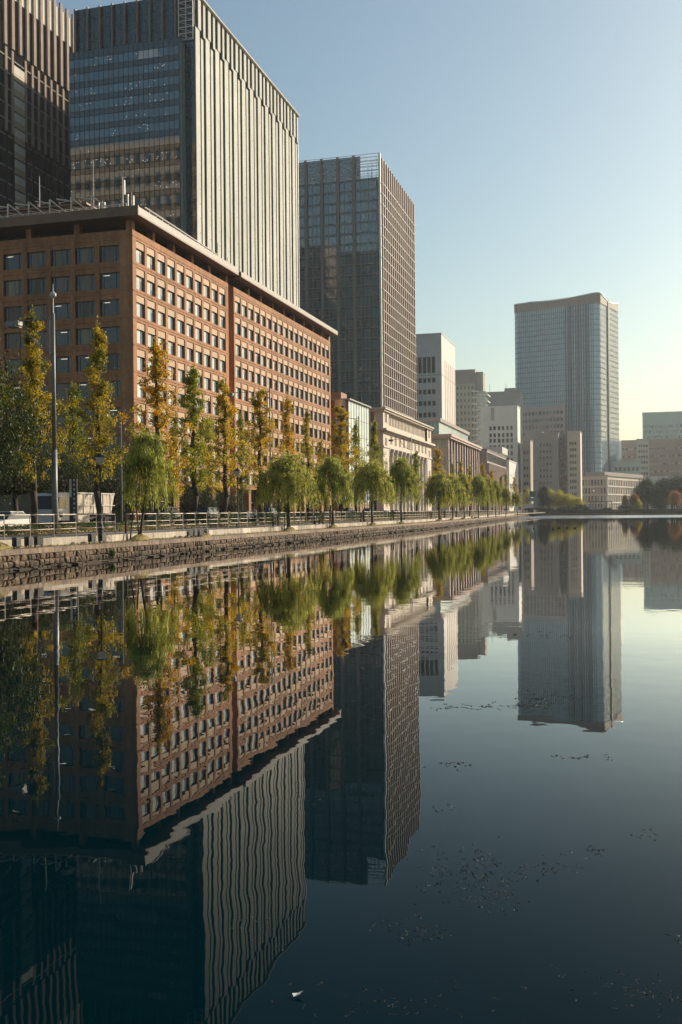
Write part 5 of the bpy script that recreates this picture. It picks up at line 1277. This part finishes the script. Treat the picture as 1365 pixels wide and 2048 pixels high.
# ------------------------------------------------------------------ people and ducks
def skin_obj(name, verts, edges, radii, mat, parent, lv=1):
    me = bpy.data.meshes.new(name); me.from_pydata(verts, edges, []); me.materials.append(mat); o = put(me, name, parent)
    o.modifiers.new('skin', 'SKIN'); 
    if not me.skin_vertices: 
        bm_ = None
    for i, r in enumerate(radii):
        me.skin_vertices[0].data[i].radius = (r if isinstance(r, tuple) else (r, r))
    me.skin_vertices[0].data[0].use_root = True
    s = o.modifiers.new('subsurf', 'SUBSURF'); s.levels = lv; s.render_levels = lv; return o
def person(x, foot_v, label, shirt, trousers, rz=0.0, bend=0.0, sc=1.0):
    u = U(x, 1040, foot_v); v = bank_v(u)+ (foot_v-bank_v(u)); o = empty('person', W(u, foot_v, G), rz, label, 'person'); o.scale = (sc,)*3
    b = bend
    V_ = [(0, 0, .95), (0.05*b, 0, 1.12), (.18*b, 0, 1.30), (.28*b, 0, 1.44), (.36*b, 0, 1.50), (.42*b, 0, 1.62),
          (.02, .10, .90), (.10, .11, .50), (.0, .11, .08), (.14, .11, .03), (-.02, -.10, .90), (-.08, -.11, .50), (-.2, -.11, .09), (-.07, -.11, .03),
          (.25*b, .19, 1.40), (.25*b+.1, .24, 1.14), (.25*b+.30, .20, 1.02), (.25*b+.38, .19, 1.01), (.25*b, -.19, 1.40), (.25*b+.06, -.25, 1.14), (.25*b+.26, -.2, 1.0), (.25*b+.34, -.19, .99)]
    E_ = [(0, 1), (1, 2), (2, 3), (3, 4), (4, 5), (0, 6), (6, 7), (7, 8), (8, 9), (0, 10), (10, 11), (11, 12), (12, 13), (3, 14), (14, 15), (15, 16), (16, 17), (3, 18), (18, 19), (19, 20), (20, 21)]
    Rr = [.13, .12, .13, .12, .055, .095, .085, .06, .045, .04, .085, .06, .045, .04, .055, .042, .034, .04, .055, .042, .034, .04]
    skin_obj('body', V_, E_, Rr, m_skin, o, 2)
    t = [0, 6, 7, 8, 10, 11, 12]; idx = {a: i for i, a in enumerate(t)}
    skin_obj('trousers', [V_[a] for a in t], [(idx[a], idx[c]) for a, c in E_ if a in idx and c in idx], [Rr[a]+.025 for a in t], trousers, o, 2)
    t = [0, 1, 2, 3, 14, 15, 16, 18, 19, 20]; idx = {a: i for i, a in enumerate(t)}
    skin_obj('shirt', [V_[a] for a in t], [(idx[a], idx[c]) for a, c in E_ if a in idx and c in idx], [Rr[a]+.022 for a in t], shirt, o, 2)
    q = MB(); q.lathe([(.09, -.02), (.108, .03), (.10, .09), (.06, .13), (.01, .145)], .41*b-.015, 0, 10); h = q.mesh('hair', m_dkcl, True); put(h, 'hair', o, (0, 0, 1.60))
    q = MB(); q.box(.42*b+.075, .42*b+.115, -.015, .015, 1.60, 1.635); q.build('nose', m_skin, o)
    for s in (-1, 1): q = MB(); q.box(-.04, .17, s*.11-.045, s*.11+.045, -.0, .07); put(q.mesh('shoe', m_dkcl), 'shoe', o, (0 if s > 0 else -.17, 0, 0))
person(512, bank_v(86)+4.6, 'person in a light grey top and dark trousers walking on the path behind the railing', m_shirt, m_dkcl, ROT+2.9, .9)
person(1052, bank_v(400)+2.9, 'person in dark clothes standing near the moat corner', m_dkcl, m_dkcl, 1, .2)
person(1047, bank_v(380)+3.6, 'person in a pale top beside the one in dark clothes', m_shirt, m_dkcl, 2, .2)
def duck_meshes():
    q = MB()
    prof = [(.005, -.20), (.06, -.15), (.095, -.05), (.10, .05), (.07, .14), (.02, .2)]
    n = 10; k = 0
    for r, x in prof:
        for i in range(n): t = 2*math.pi*i/n; q.v.append((x, r*math.cos(t), .05+r*.75*math.sin(t)+(.05 if x < -.12 else 0)))
    for j in range(len(prof)-1):
        for i in range(n): i2 = (i+1) % n; q.f.append((j*n+i, j*n+i2, (j+1)*n+i2, (j+1)*n+i)); q.m.append(0)
    q.tube((.13, 0, .08), (.17, 0, .2), .04, .032, 8)
    b = q.mesh('body', m_duck, True); h = MB(); h.lathe([(.01, .17), (.042, .19), (.048, .225), (.03, .26), (.005, .27)], .18, 0, 8); h2 = MB(); h2.box(.21, .28, -.015, .015, .20, .22); return b, h.mesh('head', m_duck, True), h2.mesh('beak', m_mound)
DM = duck_meshes(); od = ('leftmost duck on the water below the moat corner', 'duck just left of the lone pair below the far wall', 'duck a touch above the line of five, below the taupe office', 'duck right of it, below the stair shaft reflection', 'duck below the pale office block', 'duck close to the far wall, left of three', 'duck close to the far wall, middle of three', 'rightmost duck close to the far wall',
    'duck on the dark water below the leaning willow', 'duck below the far willow group near the bank')
for (x, y), lab in zip(((1068, 1057), (1107, 1058), (1119, 1056), (1135, 1056), (1150, 1057), (1229, 1043), (1257, 1043), (1292, 1044), (1020, 1057), (977, 1059)), od):
    dep = F*CAM/und(x, y)[1]; p = PX(x, y, dep); o = empty('duck', (p.x, p.y, 0), R.uniform(0, 6.28), lab, 'duck', 'ducks on the moat'); o.scale = (1.25,)*3
    for m_, nm in zip(DM, ('body', 'head', 'beak')): put(m_, nm, o)

# ------------------------------------------------------------------ far bank planting
BS = [broad(61, 3, 4.2, 6000, m_hd, .16, 60, -.1), broad(62, 3, 3.4, 5000, m_hd, .16, 50, -.2)]
for x, ty, wpx, lab in ((1078, 1015, 14, 'low round bush right of the stone pier'), (1096, 1015, 22, 'long low bush left of the big clipped one'), (1129, 1012, 32, 'largest clipped bush on the far wall'), (1150, 1015, 14, 'small bush between the largest and the round topped one'), (1165, 1008, 15, 'round topped bush on the far wall'), (1174, 1013, 8, 'smallest round bush left of the pavilion'), (1252, 1010, 26, 'low bush right of the pavilion'), (1320, 1003, 24, 'square clipped bush before the dark trees'), (1215, 1015, 20, 'low bush below the pavilion')):
    dep = 490 if x < 1250 else 480; p = PX(x, ty, dep); h = (p.z-2.2)/3; w = wpx/F*dep/3.8
    plant('clipped_bush', BS[x % 2], (p.x, p.y, 2.2), lab, 'bush', 'clipped bushes on the far wall', sc=w, scz=h, tint=(.35, .4, .4), rz=x)
FT = [broad(71, 10, 10, 12000, m_gkd, .35, 90, .0), broad(72, 10, 8, 9000, m_wl, .3, 80, .05), broad(73, 10, 8, 6000, m_orange, .4, 50, .2)]
for x, ty, wpx, k, dep, lab in ((1296, 962, 46, 0, 515, 'left dark tree mass beside the stone block'), (1345, 958, 60, 0, 520, 'big dark tree at the right picture edge'), (1322, 966, 40, 0, 530, 'dark tree between the two biggest dark trees'), (1375, 955, 50, 0, 540, 'dark tree cut by the right picture edge'), (1385, 965, 60, 0, 520, 'dark tree just outside the right picture edge'),
      (1088, 974, 22, 0, 520, 'green tree at the left end of the yellow trees'), (1100, 982, 24, 1, 525, 'yellow tree right of the green one'), (1120, 984, 26, 1, 525, 'yellow green willow below the stair shaft'), (1138, 990, 26, 1, 525, 'yellow willow below the pale office block'), (1155, 996, 24, 1, 525, 'low yellow willow at the right end of the yellow trees'),
      (1056, 980, 14, 1, 520, 'thin pale tree by the narrow beige block'), (1251, 992, 12, 2, 500, 'small orange maple left of the orange and green pair'), (1270, 990, 18, 2, 500, 'orange topped maple near the pavilion'), (1277, 1000, 14, 1, 498, 'small yellow green tree under the orange maple'), (1350, 985, 24, 2, 490, 'orange maple before the big dark tree'), (1327, 998, 14, 0, 492, 'small dark pine before the dark trees')):
    p = PX(x, ty, dep); h = (p.z-G)/10; w = wpx/F*dep/(10 if k == 0 else 8)
    plant('maple_tree' if k == 2 else 'far_tree', FT[k], (p.x, p.y, G), lab, 'tree', 'trees beyond the far bank', sc=w, scz=h, rz=x*.1, tint=(.45, .62, .55) if k == 0 else (1.3, 1.2, .7) if k == 1 else (.85, 1.05, 1))
# pavilion, direction signs, banners and van at the end
p0, p1 = PX(1181, 1003, 495), PX(1226, 1003, 495); o = empty('pavilion', (p0.x, p0.y, 2.2), 0, 'open pavilion with a thin flat roof on the far bank', 'pavilion'); wdt = p1.x-p0.x
q = MB(); q.box(0, wdt, 0, 5, p0.z-2.2-.4, p0.z-2.2); q.build('roof', m_dsteel, o); q = MB()
for i in range(5): q.tube((.4+i*(wdt-.8)/4, .5, 0), (.4+i*(wdt-.8)/4, .5, p0.z-2.6), .12, n=6)
q.build('posts', m_dsteel, o); q = MB(); q.box(-1, wdt*.9, 2, 4, 0, 1.3); q.box(2, wdt*.5, 1, 1.6, 0, 1.9); q.build('low_wall', m_white, o)
p = PX(1066, 988, 505); o = empty('direction_sign', (p.x, p.y, G), 0, 'green road direction sign with a pale blue one below at the crossing', 'sign'); z = p.z-G
q = MB(); q.box(-1.5, 1.5, -.1, .1, z-1.6, z+1.4); q.build('green_panel', M('sign_green', (.02, .10, .09), scale=2, rough=.5), o); q = MB(); q.box(-3.2, 3, -.1, .1, z-3.6, z-1.9); q.build('blue_panel', M('sign_blue', (.12, .25, .28), scale=2, rough=.5), o)
q = MB(); q.tube((2.2, .2, 0), (2.2, .2, z+2), .15, n=6); q.build('post', m_dsteel, o)
for x, lab in ((1257, 'white banner board right of the pavilion'), (1267, 'blue grey banner board beside the white one')):
    p = PX(x, 1003, 500); q = MB(); q.box(-1.0, 1.0, -.06, .06, 1.0, p.z-G); q.tube((-.8, 0, 0), (-.8, 0, 1), .06, n=5); q.tube((.8, 0, 0), (.8, 0, 1), .06, n=5); tag(q.build('banner_board', m_fin if x < 1260 else m_pgl, loc=(p.x, p.y, G)), lab, 'banner board')
p = PX(1056, 1009, 470); q = MB(); q.box(-2.2, 2.2, -2.5, 2.5, .5, p.z-G+.3); o = put(q.mesh('box_van', m_fin), 'box_van', None, (p.x, p.y, G)); tag(o, 'white box van at the crossing beyond the moat corner', 'van')
put((lambda k: (k.box(-2.0, 2.0, -2.54, -2.505, 1.3, 2.0), k.mesh('windscreen', m_cglass))[1])(MB()), 'windscreen', o)
for s in (-1.7, 1.7): t = put(WHT[0], 'wheel', o, (s, -1.5, .45)); t.rotation_euler = (0, math.pi/2, 0)

# ------------------------------------------------------------------ weeds and flotsam on the water
rg = np.random.RandomState(4); mb = MB(); LV = []; LS = []
def weedpatch(x, y, sx, sy, n):
    for _ in range(n):
        px, py = x+rg.normal()*sx, y+rg.normal()*sy; uu = und(px, py)
        if uu[1] < 25: continue
        dep = F*CAM/uu[1]; p = Vector((uu[0]*dep/F, dep, .0)); px1 = dep/F
        a = rg.rand()*6.28; pts = [p]; L = rg.uniform(3, 9)*px1*(1+2.2*rg.rand()**4)
        for k in range(4): a += rg.normal()*.5; pts.append(pts[-1]+Vector((math.cos(a), math.sin(a), 0))*L/4)
        mb.path([(q.x, q.y, -.1*px1) for q in pts], [.5*px1]*5, 4)
        for q in pts[::2]: LV.append(np.array([[q.x, q.y, .5*px1]])+rg.normal(size=(2, 3))*np.array([2, 3, .1])*px1); LS.extend([2.4*px1]*2)
for a in ((930, 1735, 60, 22, 70), (960, 1770, 50, 30, 50), (1000, 1800, 25, 18, 20), (1080, 1740, 60, 14, 36), (1190, 1705, 25, 8, 12), (830, 1872, 40, 12, 30), (780, 1850, 30, 10, 12), (1300, 2000, 50, 25, 40), (1360, 1880, 15, 10, 8), (900, 1530, 30, 4, 16), (1160, 1512, 40, 3, 14), (930, 1415, 50, 3, 22), (1105, 1395, 45, 7, 40), (1060, 1412, 25, 5, 26), (1080, 1270, 40, 3, 14), (770, 2000, 120, 20, 40), (880, 1620, 20, 8, 6), (1280, 1670, 40, 10, 8), (500, 1840, 60, 20, 16), (620, 1600, 40, 10, 10), (1190, 1960, 60, 20, 14)): weedpatch(*a)
o = mb.build('floating_weed', m_weed); tag(o, kind='stuff')
put(leaf_mesh('weed_leaves', np.concatenate(LV)*np.array([1, 1, 1]), LS, m_weed, 3), 'weed_leaves', o)
dep = F*CAM/und(588, 1998)[1]; p = PX(588, 1998, dep); q = MB(); q.v = [(0, 0, .01), (.03, .005, .02), (.05, .03, .03), (.02, .035, .015), (-.01, .02, .02)]; q.f = [(0, 1, 2, 3), (0, 3, 4)]; q.m = [0, 0]
tag(q.build('floating_feather', m_white, loc=(p.x, p.y, .0), smooth=False), 'small white feather floating near the bottom of the picture', 'feather')
bsh = broad(91, .5, .45, 900, m_hd, .05, 24, 0); p = W(U(219, 1122, bank_v(58)), bank_v(58)-.1, .12); plant('wall_shrub', bsh, p, 'little green shrub growing out of the stone wall at the waterline', 'shrub', tint=(1.3, 1.5, 1))

# ------------------------------------------------------------------ haze
hz = MB(); hz.box(-2450, 2450, -2450, 2450, -2, 215); hm = bpy.data.materials.new('haze_air'); hm.use_nodes = True; nn = hm.node_tree.nodes; nn.remove(nn['Principled BSDF'])
pv = nn.new('ShaderNodeVolumePrincipled'); pv.inputs['Color'].default_value = (.84, .92, 1, 1); pv.inputs['Density'].default_value = LK[8]; pv.inputs['Anisotropy'].default_value = LK[9]
hm.node_tree.links.new(pv.outputs[0], nn['Material Output'].inputs['Volume'])
tag(hz.build('haze', hm), kind='stuff')
